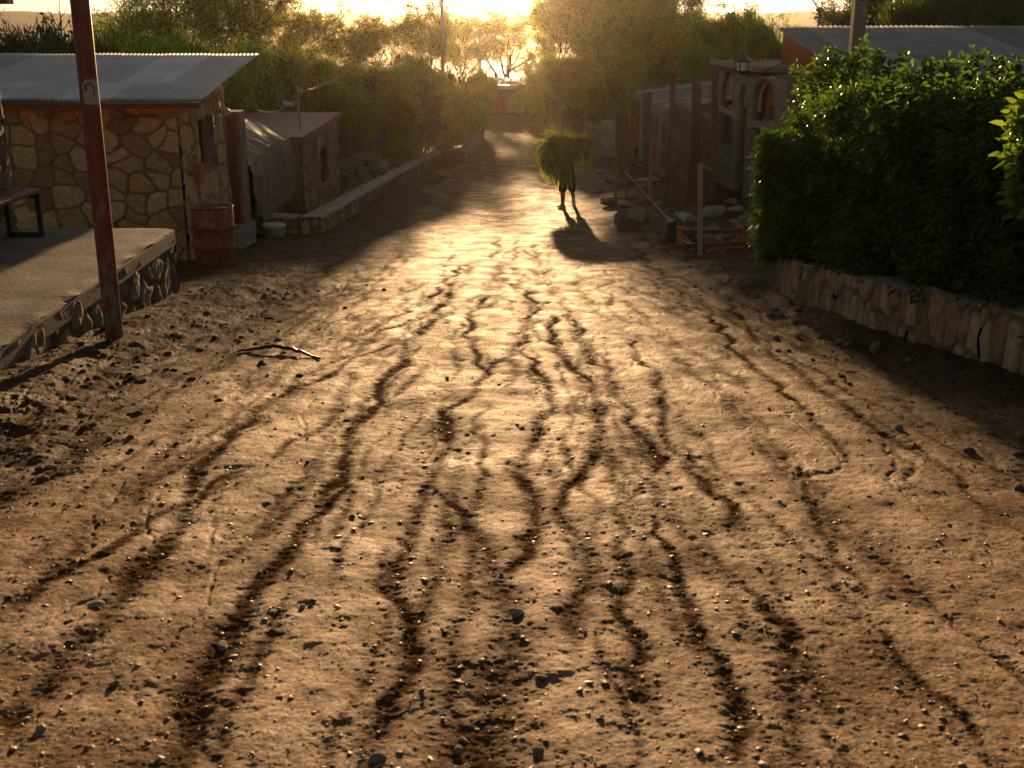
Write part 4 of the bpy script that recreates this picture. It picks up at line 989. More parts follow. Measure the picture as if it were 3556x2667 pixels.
# ---- red gabled building behind the hedge
gx = 6.95; gy0, gy1 = 24.2, 31.2; zf = at(2690, 90, 31.2).z; zn = zf - (zf - at(2850, 200, 26.5).z) / (31.2 - 26.5) * 7.0
rg_ = thing('rust_red_building', 'rust red building with a wide grey corrugated roof behind the hedge', 'building', (gx, gy0, g(gx, 27)))
k = MB(); zz0 = g(gx, 27) - .5
k.hexa([(gx, gy0, zz0), (19, gy0, zz0), (19, gy1, zz0), (gx, gy1, zz0)], [(gx, gy0, zn - .06), (19, gy0, zn - .06), (19, gy1, zf - .06), (gx, gy1, zf - .06)])
k.build('wall', mat('rust_red_wall', (0.42, 0.105, 0.03), (0.30, 0.07, 0.022), 3, .9, bump=0, stretch=(1, 6, .4), spec=.1), rg_)
corrugated('roof', (gx - .22, gy0 - .2, zn), (19.5, gy0 - .2, zn), (19.5, gy1 + .2, zf), (gx - .22, gy1 + .2, zf), zinc('dull_zinc', (0.30, 0.305, 0.32), (0.23, 0.235, 0.25), .6, .35), rg_, pitch=.13, amp=.016, laps=(.42,), across=20, panel=1.04, seed=8)
# far lamp post on the right
Yl = 62; c = at(2845, 90, Yl); c.z = g(c.x, Yl)
lp2 = thing('street_lamp', 'distant street lamp rising above the corrugated roof behind the hedge', 'street lamp', tuple(c))
k = MB(); zt_ = at(2845, 24, Yl).z; k.tube([c, (c.x, c.y, zt_)], [.13, .10], 10); k.build('pole', M_WOOD_G, lp2, True)
k = MB(); k.tube([at(2845, 35, Yl), at(2835, 20, Yl), at(2822, 0, Yl), at(2812, -14, Yl), at(2790, -22, Yl)], .04, 6); k.build('arm', M_GALV, lp2, True)
k = MB(); k.box(at(2780, -23, Yl), (.6, .22, .1)); k.build('lamp_head', M_GALV, lp2)
wire('power_line', (at(2848, 60, Yl), at(3560, 95, Yl + 12)), .02, 'slack power line running right from the distant lamp post', M_BLACK, .5)
# grey post inside the trees on the right of the road
c = at(2064, 240, 66); zz1 = at(2064, 88, 66).z
k = MB(); k.tube([(c.x, 66, g(c.x, 66)), (c.x, 66, zz1)], .10, 10); k.tube([(c.x, 66, zz1), (c.x, 66, zz1 + .22)], [.15, .1], 10); o = k.build('grey_post', M_GALV, None, True)
tag(o, 'grey post standing among the tall bushes right of the road', 'post')

# ---- low shed
sx0 = 4.72; sy0, sy1 = 35.4, 44.2; zN = at(2326, 384, sy0).z; zF = at(2196, 316, sy1).z; zB = at(2502, 271, sy1 - .5).z
sh = thing('grey_shed', 'low shed of grey boards with a sheet metal roof behind the leaning planks', 'shed', (sx0, sy0, g(sx0, 40)))
zz0 = g(sx0, 40) - .4
zav = (zN + zF) / 2
k = MB(); k.hexa([(sx0, sy0, zz0), (8.2, sy0, zz0), (8.2, sy1, zz0), (sx0, sy1, zz0)], [(sx0, sy0, zN - .04), (8.2, sy0, zB - .04), (8.2, sy1, zB - .04), (sx0, sy1, zF - .04)])
k.build('wall', M_WOOD_G, sh)
corrugated('roof', (sx0 - .22, sy1 + .2, zF + .0), (sx0 - .22, sy0 - .1, zN + .0), (8.3, sy0 - .1, zB), (8.3, sy1 + .2, zB), zinc('old_zinc', (.48, .44, .40), (.36, .33, .30), .5, .3, (.14, .08, .045)), sh, pitch=.10, amp=.012, panel=.9, seed=12, across=12)
k = MB(); k.box(*plank((sx0 - .21, sy0 - .1, zN - .10), (sx0 - .21, sy1 + .2, zF - .10), .04, .17)); k.build('fascia', M_WOOD_G, sh)
for (ya_, w_) in ((36.6, 1.2), (39.2, 1.3), (42.2, 1.3)):
    k = MB(); zc = (zz0 + zN) / 2 + .2; k.box((sx0 - .02, ya_, zc), (.06, w_, 1.5)); dp = k.build('door', M_CONC, sh)
    k = MB(); k.box((sx0 - .055, ya_, zc + .32), (.03, w_ * .7, .5)); k.box((sx0 - .055, ya_, zc - .4), (.03, w_ * .7, .5)); k.build('door_panel', M_CONC_D, dp)
# posts along the shed front and the building site
def post(u, vb, vt, Y, w, label, m=M_WOOD, d=None, lean=0.0, name='wooden_post', ub=None):
    b_ = at(ub if ub is not None else u, vb, Y); t_ = at(u, vt, Y); zb_ = min(b_.z, g(b_.x, Y)) - .12
    k = MB(); d = d or w; k.hexa([(b_.x - w / 2, Y - d / 2, zb_), (b_.x + w / 2, Y - d / 2, zb_), (b_.x + w / 2, Y + d / 2, zb_), (b_.x - w / 2, Y + d / 2, zb_)],
         [(t_.x - w / 2, Y - d / 2 + lean, t_.z), (t_.x + w / 2, Y - d / 2 + lean, t_.z), (t_.x + w / 2, Y + d / 2 + lean, t_.z), (t_.x - w / 2, Y + d / 2 + lean, t_.z)])
    o = k.build(name, m, None, bevel=.006); return tag(o, label, 'post')
post(2247, 565, 320, 36.9, .27, 'thick grey post in front of the grey shed wall', M_CONC_D)
post(2337, 700, 258, 32.5, .13, 'tall wooden post rising behind the leaning rusty sheet', M_WOOD, ub=2325)
post(2412, 700, 245, 30.8, .12, 'tallest of the wooden posts, rising between the two rusty sheets', M_WOOD, ub=2404)
post(2427, 700, 290, 30.5, .10, 'dark board standing against the tallest wooden post', M_WOOD, ub=2425)
post(2484, 700, 255, 29.2, .16, 'rough dark trunk post standing right of the rusty sheets', M_WOOD, ub=2470)
post(2196, 565, 350, 44.6, .14, 'orange corner post at the far end of the grey shed', M_WOOD_O)
post(2178, 560, 405, 46, .1, 'thin post at the far end of the shed near the corrugated fence', M_WOOD)
post(2349, 560, 345, 33.5, .13, 'short dark post behind the tall wooden post near the shed roof', M_WOOD)
def beam(u0, v0, Y0, u1, v1, Y1, w, t_, label, m=M_WOOD_G, name='wooden_beam', cat='beam'):
    k = MB(); k.box(*plank(at(u0, v0, Y0), at(u1, v1, Y1), w, t_)); o = k.build(name, m, None, bevel=.004); return tag(o, label, cat)
beam(2330, 348, 33.5, 2472, 408, 29.4, .06, .1, 'pale rail joining the tall wooden posts above the rusty sheets')
beam(2495, 374, 29.2, 2566, 408, 27.0, .06, .1, 'pale beam running from the dark trunk post to the arched front')
beam(2600, 428, 27.2, 2700, 440, 26.2, .06, .14, 'pale beam across the front of the nearest arch')
beam(2205, 455, 41, 2228, 475, 38, .08, .05, 'short pale ledge on the front of the grey shed')
beam(2368, 362, 32.0, 2386, 440, 31.0, .05, .09, 'slanting board behind the top of the tall rusty sheet', M_WOOD)
beam(2440, 380, 30.2, 2462, 640, 29.8, .18, .03, 'upright orange brown board beside the dark trunk post', M_WOOD_O)
# rusty sheets
M_RUST = mat('rusty_sheet', (0.22, 0.11, 0.045), (0.13, 0.065, 0.03), 4, .75, bump=.3, c3=(0.30, 0.15, 0.06), dist=.01)
def sheet(name, cs, label, m, dents=.03, seed=1, cat='metal sheet', ribs=0):
    c0_, c1_, c2_, c3_ = [np.array(x) for x in cs]; nu, nv = 30, 60
    U, Q = np.meshgrid(np.linspace(0, 1, nu), np.linspace(0, 1, nv), indexing='ij'); U = U[..., None]; Q = Q[..., None]
    P_ = c0_ * (1 - U) * (1 - Q) + c1_ * U * (1 - Q) + c2_ * U * Q + c3_ * (1 - U) * Q
    n = np.cross(c1_ - c0_, c3_ - c0_); n /= np.linalg.norm(n)
    h_ = dents * fbm(U[..., 0] * 2.5, Q[..., 0] * 4, seed, 3) 
    if ribs: h_ = h_ + .012 * np.exp(-(((Q[..., 0] * ribs) % 1 - .5) / .05) ** 2)
    edge = .02 * vn(U[..., 0] * 8, Q[..., 0] * 8, seed + 4)
    P_ = P_ + n * h_[..., None]; P_[..., 2] += edge * (Q[..., 0] > .97)
    o = link(name, npmesh(name, P_.reshape(-1, 3), gridF(nu, nv), True), m); sm = o.modifiers.new('s', 'SOLIDIFY'); sm.thickness = .012
    return tag(o, label, cat)
sheet('rusty_sheet', [at(2302, 702, 29.6), at(2378, 716, 28.4), at(2408, 428, 29.2), at(2323, 402, 30.4)], 'tall dark rusty sheet leaning against the wooden posts', M_RUST, seed=3, ribs=4)
sheet('rusty_sheet', [at(2370, 710, 28.6), at(2450, 730, 28.2), at(2452, 582, 28.5), at(2385, 558, 29.0)], 'shorter reddish rusty sheet to the right of the tall dark one', mat('red_rust', (.20, .07, .035), (.13, .05, .025), 4, .75, bump=.3, dist=.01), seed=5, ribs=3)
beam(2452, 580, 28.4, 2470, 590, 28.2, .1, .04, 'small board resting on the top of the shorter rusty sheet')

# string line frames (batter boards)
c = gp(2137, 716); f1 = thing('batter_frame', 'frame of three upright stakes and two rails left of the rubble', 'frame', tuple(c))
def stake(u, vb, vt, Y, w, root, m=M_WOOD_O):
    b_ = at(u, vb, Y); t_ = at(u, vt, Y); k = MB(); zb_ = min(b_.z, g(b_.x, Y)) - .1
    k.box((b_.x, Y, (zb_ + t_.z) / 2), (w, w, t_.z - zb_)); k.build('stake', m, root, bevel=.005)
Yf = c.y
stake(2137, 716, 515, Yf, .085, f1); stake(2175, 716, 447, Yf + .25, .075, f1, M_WOOD); stake(2256, 700, 484, Yf + .1, .095, f1)
k = MB(); k.box(*plank(at(2128, 600, Yf + .15), at(2262, 600, Yf + .2), .04, .045)); k.build('rail', M_REDW, f1)
k = MB(); k.box(*plank(at(2108, 688, Yf - .05), at(2283, 687, Yf + .0), .04, .05)); k.build('rail', M_WOOD_O, f1)
c = gp(2365, 884); f2 = thing('red_barrier', 'low red wooden frame with two rails in front of the rubble', 'barrier', tuple(c)); Yb_ = c.y
for (u, v) in ((2365, 785), (2571, 786)):
    p = at(u, v, Yb_ if u < 2400 else Yb_ + .35); k = MB(); zb_ = g(p.x, p.y) - .15; k.box((p.x, p.y, (p.z + zb_) / 2), (.125, .125, p.z - zb_)); k.build('post', M_WOOD_O, f2, bevel=.012)
k = MB(); k.box(*plank(at(2370, 804, Yb_ - .09), at(2578, 803, Yb_ + .26), .035, .07)); k.build('rail', M_RED, f2)
k = MB(); k.box(*plank(at(2330, 857, Yb_ - .11), at(2636, 842, Yb_ + .40), .035, .075)); k.build('rail', M_RED, f2)
c = gp(2434, 884); post(2432, 884, 568, c.y, .08, 'pale grey wooden stake standing behind the low red frame', M_WOOD_G, name='wooden_stake')
wire('string_line', (at(2169, 593, Yf + .2), at(2412, 856, Yb_ + .1)), .008, 'upper string line stretched from the stakes to the red frame', M_WHITE, .02, 'string')
wire('string_line', (at(2172, 696, Yf + .0), at(2402, 852, Yb_ + .1)), .011, 'lower brighter string line stretched to the red frame', M_WHITE, .02, 'string')
# tangle of yellow string
k = MB(); rnd = random.Random(4); P_ = []
for i in range(60):
    q = i / 59; u = 2390 + 190 * q; v = 868 - 10 * math.sin(q * 9) + 12 * math.sin(q * 23) * (1 - q); p = gp(u, min(v, 885)); P_.append((p.x, p.y, p.z + .03 + .02 * math.sin(i * .8)))
k.tube(P_, .006, 5); o = k.build('yellow_string', mat('yellow_string', (.55, .36, .08), (.45, .3, .07), 9, .6), None, True); tag(o, 'loose tangle of yellow string on the soil under the red frame', 'string')

# rocks of the building site, each placed where it lies
site = [ # u, v(base), w px, h px, pale, idx, label
 (2170, 790, 66, 70, 0, 0, 'large rounded brown rock at the road edge below the stakes'),
 (2206, 800, 100, 110, 0, 1, 'biggest grey boulder between the stakes and the road'),
 (2150, 700, 90, 24, 0, 3, 'flat pinkish rock slab lying at the foot of the leftmost stake'),
 (2120, 715, 60, 30, 0, 2, 'flat rock lying on the road edge left of the stakes'),
 (2190, 730, 80, 30, 0, 5, 'flat pale brown rock lying in front of the middle stake'),
 (2258, 640, 90, 34, 1, 3, 'flat white slab lying behind the right stake'),
 (2232, 765, 26, 72, 0, 4, 'upright narrow stone standing at the near end of the stone row'),
 (2251, 790, 26, 74, 0, 1, 'second upright stone in the stone row'),
 (2272, 800, 30, 80, 0, 4, 'tall leaning upright stone in the stone row'),
 (2292, 815, 34, 84, 0, 0, 'broad upright stone in the middle of the stone row'),
 (2312, 840, 26, 84, 0, 4, 'narrow upright stone near the far end of the stone row'),
 (2318, 760, 26, 50, 0, 2, 'stone standing behind the stone row'),
 (2364, 765, 30, 26, 1, 1, 'small white stone shining behind the black bag'),
 (2478, 755, 78, 50, 1, 0, 'big pale flat topped boulder right of the grey stake'),
 (2560, 745, 62, 46, 1, 3, 'tilted flat pale slab resting on rubble near the hedge'),
 (2540, 715, 50, 34, 0, 1, 'yellowish rock behind the tilted slab'),
 (2590, 790, 60, 50, 0, 2, 'round brown rock in front of the tilted slab'),
 (2620, 820, 60, 78, 0, 4, 'long brown boulder beside the left end of the hedge'),
 (2640, 745, 24, 26, 1, 5, 'small bright stone near the left end of the hedge'),
 (2160, 650, 40, 24, 0, 2, 'dark rock on the bank behind the stakes'),
 (2196, 640, 34, 22, 0, 5, 'rock on the bank near the shed'),
 (2120, 640, 34, 20, 0, 7, 'low rock on the bank left of the stakes'),
 (2240, 660, 40, 24, 0, 6, 'rough rock on the bank between the stakes'),
 (2158, 590, 30, 60, 0, 0, 'stacked rock beside the corrugated fence'),
 (2210, 570, 44, 26, 0, 1, 'rock at the foot of the grey shed'),
 (2235, 590, 50, 24, 0, 5, 'second rock at the foot of the grey shed'),
 (2660, 905, 0, 0, 0, 0, '')]
for (u, v, w, h, pl_, ix, lab) in site:
    if not w: continue
    c = gp(u, v); dist = math.hypot(c.y, CZ - c.z); sx_ = w / 2 * dist / FPX * 1.12; sz_ = h / 2 * dist / FPX * 1.05
    rock((c.x, c.y + sx_ * .5, c.z + sz_ * .62), (sx_, sx_ * .8, sz_), (0, .6, -.5, .9)[ix % 4] * .6, lab, 'rocks of the building site', ix, bool(pl_), 'rock', (.05, .08 * (ix - 3)))
rnd = random.Random(21)
for i in range(95):
    u = rnd.uniform(2290, 2665); v = rnd.uniform(735, 865) + (u - 2480) * .03
    if rnd.random() < .3: u = rnd.uniform(2060, 2330); v = rnd.uniform(600, 800)
    if u < 2330 and v > 680 + (u - 2060) * .5 + 60: continue
    c = gp(u, v); s_ = rnd.uniform(.05, .17)
    rock((c.x, c.y, c.z + s_ * .2), (s_ * rnd.uniform(.9, 1.6), s_ * rnd.uniform(.8, 1.2), s_ * rnd.uniform(.4, .8)), rnd.uniform(0, 6.28), 'small loose rock lying in the rubble around the stakes and the red frame', 'loose rubble rocks', i, rnd.random() < .25, 'rock', (rnd.uniform(-.4, .4), rnd.uniform(-.4, .4)))
# clods and stones in front of the retaining wall
berm = [(2608, 990, 100, 60, 'large soil clod at the left end of the retaining wall'), (2672, 1100, 40, 30, 'dark stone on the berm near the left end of the retaining wall'), (2700, 1095, 44, 26, 'low stone lying before the left end of the retaining wall'),
 (2768, 1080, 50, 34, 'stone half buried at the foot of the retaining wall'), (2866, 1110, 38, 26, 'angular stone at the wall foot'), (2764, 1120, 36, 20, 'small stone below the berm crest'),
 (2695, 1178, 34, 24, 'lone dark stone on the road below the berm'), (2700, 1220, 22, 20, 'little pointed stone on the sandy road'), (3042, 1212, 60, 48, 'biggest dark clod lying on the berm in front of the wall'),
 (2916, 1190, 46, 34, 'brown clod on the berm left of the biggest clod'), (2945, 1195, 40, 30, 'brown clod touching the biggest clod'), (2954, 1296, 46, 22, 'flat stone on the road edge under the berm'),
 (3152, 1250, 30, 20, 'small stone right of the biggest clod'), (2932, 1330, 16, 16, 'black pebble on the open sand'), (3124, 1488, 36, 28, 'dark wedge shaped stone on the sand'), (3060, 1492, 34, 22, 'dark crumbly stone left of the wedge shaped stone'),
 (3410, 1440, 34, 20, 'dark stone near the shadow of the wall'), (2770, 1172, 30, 22, 'small light stone beside paper scrap'), (3012, 1416, 18, 20, 'small upright chip on the sand')]
for i, (u, v, w, h, lab) in enumerate(berm):
    c = gp(u, v); dist = math.hypot(c.y, CZ - c.z); s1 = w / 2 * dist / FPX; s2 = h / 2 * dist / FPX
    z = gz(c.x, c.y); o = rock((c.x, c.y, z + s2 * .4), (s1, s1 * .8, s2), i * 1.3, lab, None, i, False, 'stone'); o['category'] = 'stone'
road = [(1205, 1452, 26, 12, 'flat white pebble left of the centre channel', 1), (1712, 1512, 30, 10, 'thin flat pale stone in the middle of the road', 1), (1514, 1700, 26, 12, 'pale stone at the head of the forked channel', 1),
 (334, 2098, 58, 30, 'round cream stone on the lower left of the road', 1), (1050, 2100, 26, 18, 'white stone glinting left of centre', 1), (1198, 2172, 52, 14, 'long flat pale stone', 1), (1800, 2145, 46, 30, 'round pinkish stone beside the wide channel', 1), (2010, 1890, 30, 14, 'flat bright stone right of the wide channel', 1), (1740, 2000, 22, 12, 'bright chip above the wide channel', 1),
 (2030, 2205, 24, 18, 'white pebble right of the wide channel', 1), (2066, 2200, 22, 14, 'pale pebble beside the white pebble', 1), (1880, 2362, 46, 24, 'flat stone with dark underside on the lower road', 0), (1870, 2610, 50, 30, 'dark sided stone near the lower edge of the road', 0), (1590, 2600, 54, 44, 'dark stone pair at the lower left of the wide channel', 0), (1605, 2562, 40, 18, 'small flat stone behind the dark stone', 0), (1310, 2640, 70, 50, 'long tilted pale stone at the bottom of the road', 0),
 (774, 2222, 70, 26, 'dark based stone on the left of the road', 0), (180, 1625, 56, 24, 'flat dark stone in the loose soil at left', 0), (395, 2370, 40, 30, 'dark round stone on the lower left', 0), (1553, 1310, 18, 16, 'small black stone in the road centre', 0)]
for i, (u, v, w, h, lab, pl_) in enumerate(road):
    c = gp(u, v); dist = math.hypot(c.y, CZ - c.z); s1 = w / 2 * dist / FPX; s2 = h / 2 * dist / FPX
    z = gz(c.x, c.y); o = rock((c.x, c.y, z + s2 * .35), (s1, s1 * .75, s2 * .9), i * 1.1, lab, None, i, bool(pl_), 'stone', (-.12, 0)); o['category'] = 'stone'

# black plastic bag in the trench
def crumple(name, c, s, label, m, seed):
    bm = bmesh.new(); bmesh.ops.create_icosphere(bm, subdivisions=4, radius=1)
    for v in bm.verts:
        p = v.co; n = 1 + .35 * mnoise.noise(p * 1.5 + Vector((seed, 0, 0))) + .25 * abs(mnoise.noise(p * 4 + Vector((0, seed, 0)))) + .1 * mnoise.noise(p * 9)
        v.co = Vector((p.x * n * s[0], p.y * n * s[1], max(-.4, p.z) * n * s[2]))
    me = bpy.data.meshes.new(name); bm.to_mesh(me); bm.free(); o = link(name, me, m); o.location = c; return tag(o, label, 'bag')
M_BAG = mat('black_plastic', (.012, .013, .014), (.02, .02, .022), 9, .22, bump=.3)
c = gp(2345, 838); crumple('plastic_bag', (c.x, c.y, c.z + .15), (.16, .2, .26), 'crumpled black plastic bag in the trench behind the red frame', M_BAG, 3)
c = gp(2396, 850); crumple('plastic_bag', (c.x, c.y, c.z + .1), (.12, .15, .16), 'smaller black plastic bag hanging below the upper red rail', M_BAG, 7)
c = gp(2376, 775); crumple('plastic_wrap', (c.x, c.y, c.z + .1), (.14, .12, .12), 'shiny scrap of clear plastic beside the trench', M_WHITE, 9)
c = gp(2158, 512); o = crumple('cement_sack', (c.x, c.y, c.z + .25), (.22, .2, .36), 'white sack standing beside the corrugated fence', mat('sack_white', (.6, .62, .66), (.5, .52, .56), 5, .6), 5)

# corrugated fence sheets
M_CORR = zinc('fence_zinc', (.60, .56, .50), (.48, .44, .40), .45, .25, (.34, .22, .14))
Yc = 47.0; fs = [((2030, 2056), (412, 424), (552, 560), 46.2, 47.4, 'leftmost corrugated fence sheet, bent away from the road'), ((2056, 2088), (430, 430), (556, 556), 47.4, 47.0, 'middle corrugated fence sheet with the lower top edge'), ((2088, 2136), (416, 418), (552, 546), 47.0, 46.6, 'tall right hand corrugated fence sheet with a bright corner')]
for ((u0, u1), (t0, t1), (b0, b1), Y0, Y1, lab) in fs:
    o = corrugated('corrugated_sheet', at(u0, b0, Y0), at(u0, t0, Y0), at(u1, t1, Y1), at(u1, b1, Y1), M_CORR, None, pitch=.09, amp=.017, panel=3, across=10, seed=4)
    tag(o, lab, 'metal sheet', 'corrugated fence sheets')
# wooden gate posts further left
c = at(1920, 480, 60); gt = thing('board_gate', 'weathered board gate standing at the right side of the road bend', 'gate', (c.x, 60, c.z))
for i, u in enumerate((1899, 1910, 1921, 1932)):
    a = at(u, 350 + 3 * (i % 2), 60 - i * .3); b_ = at(u, 482, 60 - i * .3); k = MB(); k.box((a.x, a.y, (a.z + b_.z) / 2), (.145, .03, a.z - b_.z)); k.build('board', M_WOOD, gt)
k = MB(); a = at(1946, 345, 59); b_ = at(1946, 490, 59); k.box((a.x, 59, (a.z + b_.z) / 2), (.2, .2, a.z - b_.z)); k.build('post', M_WOOD_G, gt)
for (u0, u1, v0, v1, Yq, lab) in ((1950, 2030, 380, 535, 55, 'dark board fence between the gate and the corrugated sheets'), (2140, 2182, 395, 535, 48, 'dark plank panel right of the corrugated sheets')):
    fn = thing('board_fence', lab, 'fence', tuple(at(u0, v1, Yq)))
    n = int((u1 - u0) / 10)
    for i in range(n):
        u = u0 + (i + .5) * (u1 - u0) / n; a = at(u, v0 + 6 * math.sin(i * 2.3), Yq); b_ = at(u, v1, Yq); k = MB(); k.box((a.x, Yq + .02 * (i % 2), (a.z + b_.z) / 2 - .2), ((u1 - u0) / n * Yq / FPX * .94, .03, a.z - b_.z + .4)); k.build('board', M_WOOD, fn)

# far building across the bend
Yq = 90; fb = thing('far_building', 'low brown building with pale sheet roof and orange door beyond the bend', 'building', tuple(at(1800, 400, Yq)))
a0_ = at(1660, 292, Yq); a1_ = at(1965, 300, Yq); zg_ = g(a0_.x, Yq) - .3
k = MB(); k.hexa([(a0_.x, Yq, zg_), (a1_.x, Yq, zg_), (a1_.x, Yq + 6, zg_), (a0_.x, Yq + 6, zg_)], [(a0_.x, Yq, a0_.z), (a1_.x, Yq, a1_.z), (a1_.x, Yq + 6, a1_.z), (a0_.x, Yq + 6, a0_.z)])
k.build('wall', mat('adobe', (.25, .15, .09), (.18, .11, .065), 1, .9, bump=.3), fb)
for (u0, u1, v0, v1) in ((1688, 1803, 266, 279), (1806, 1945, 268, 284)):
    b0_, b1_ = at(u0, v1, Yq - .3), at(u1, v1 + 5, Yq - .3); t0_, t1_ = at(u0, v0, Yq + 3), at(u1, v0 + 8, Yq + 3)
    corrugated('roof', b0_, b1_, t1_, t0_, M_ZINC, fb, pitch=.25, amp=.03, panel=1, across=6, seed=u0)
k = MB(); a, b_ = at(1722, 303, Yq - 1), at(1798, 303, Yq - 1); k.box(((a.x + b_.x) / 2, Yq - .6, a.z), (b_.x - a.x, 1.2, .28)); k.build('awning', M_GALV, fb)
k = MB(); a, b_ = at(1713, 330, Yq), at(1749, 396, Yq); k.box(((a.x + b_.x) / 2, Yq - .04, (a.z + b_.z) / 2), (b_.x - a.x, .1, a.z - b_.z)); k.build('door', mat('orange_door', (.5, .13, .03), (.4, .1, .025), 3, .6), fb)
k = MB(); a, b_ = at(1752, 338, Yq), at(1800, 392, Yq); k.box(((a.x + b_.x) / 2, Yq - .04, (a.z + b_.z) / 2), (b_.x - a.x, .1, a.z - b_.z)); k.build('gate_panel', M_WOOD_G, fb)
# ================================================================ PLANTS
def leaf_quads(C_, D_, Ln, Wd, rg, curl=0.25, two=True):
    """diamond leaves: centres/bases C_ (n,3), directions D_ (n,3). two -> folded 2-quad leaf"""
    n = len(C_); D_ = D_ / np.linalg.norm(D_, axis=1, keepdims=True)
    R_ = rg.normal(size=(n, 3)); Sd = np.cross(D_, R_); Sd /= np.linalg.norm(Sd, axis=1, keepdims=True) + 1e-9
    Nn = np.cross(Sd, D_); L_ = (Ln if hasattr(Ln, '__len__') else np.full(n, Ln))[:, None]; W_ = (Wd if hasattr(Wd, '__len__') else np.full(n, Wd))[:, None]
    if not two:
        V = np.stack([C_, C_ + D_ * L_ * .45 + Sd * W_, C_ + D_ * L_, C_ + D_ * L_ * .45 - Sd * W_], 1)
        return V.reshape(-1, 3), (np.arange(n)[:, None] * 4 + np.arange(4)[None])
    dr = np.array([0, 0, -1.0]) * L_ * curl
    a = C_; t_ = C_ + D_ * L_ + dr; m1 = C_ + D_ * L_ * .35 + Nn * W_ * .12 + dr * .1; m2 = C_ + D_ * L_ * .7 + Nn * W_ * .08 + dr * .45
    l1 = m1 + Sd * W_ + Nn * W_ * .3; r1 = m1 - Sd * W_ + Nn * W_ * .3; l2 = m2 + Sd * W_ * .75 + Nn * W_ * .2; r2 = m2 - Sd * W_ * .75 + Nn * W_ * .2
    V = np.stack([a, l1, l2, t_, r2, r1, m1, m2], 1).reshape(-1, 3); o = (np.arange(n) * 8)[:, None]
    F = np.concatenate([o + np.array([0, 6, 1, 1])[None], o + np.array([1, 6, 7, 2]), o + np.array([2, 7, 3, 3]), o + np.array([0, 5, 6, 6]), o + np.array([6, 5, 4, 7]), o + np.array([7, 4, 3, 3])])
    return V, F
def leafmesh(name, V, F, m):
    """mixed tris given as degenerate quads"""
    tri = F[:, 2] == F[:, 3]
    if not tri.any():
        me = npmesh(name, V, F, False)
    else:
        T = F[tri][:, :3]; Q = F[~tri]
        me = bpy.data.meshes.new(name); me.vertices.add(len(V)); me.vertices.foreach_set('co', V.astype(np.float32).ravel())
        li = np.concatenate([T.ravel(), Q.ravel()]).astype(np.int32); me.loops.add(len(li)); me.loops.foreach_set('vertex_index', li)
        tot = np.concatenate([np.full(len(T), 3), np.full(len(Q), 4)]).astype(np.int32); st_ = np.concatenate([[0], np.cumsum(tot)[:-1]]).astype(np.int32)
        me.polygons.add(len(tot)); me.polygons.foreach_set('loop_start', st_); me.polygons.foreach_set('loop_total', tot); me.update(calc_edges=True)
    me.materials.append(m); return me

M_BARK = mat('bark', (0.10, 0.065, 0.04), (0.06, 0.04, 0.025), 8, .9, bump=.5, stretch=(2, 2, .5))
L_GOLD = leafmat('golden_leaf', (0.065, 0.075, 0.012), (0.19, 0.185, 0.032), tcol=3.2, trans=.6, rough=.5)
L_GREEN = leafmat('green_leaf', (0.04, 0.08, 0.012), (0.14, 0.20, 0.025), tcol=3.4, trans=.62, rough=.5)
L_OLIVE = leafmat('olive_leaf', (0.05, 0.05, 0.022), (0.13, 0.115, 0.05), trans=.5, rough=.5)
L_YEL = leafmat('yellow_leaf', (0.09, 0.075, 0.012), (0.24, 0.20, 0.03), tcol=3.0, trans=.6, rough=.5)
L_DARK = leafmat('dark_leaf', (0.018, 0.035, 0.010), (0.05, 0.075, 0.018), trans=.45, rough=.45)

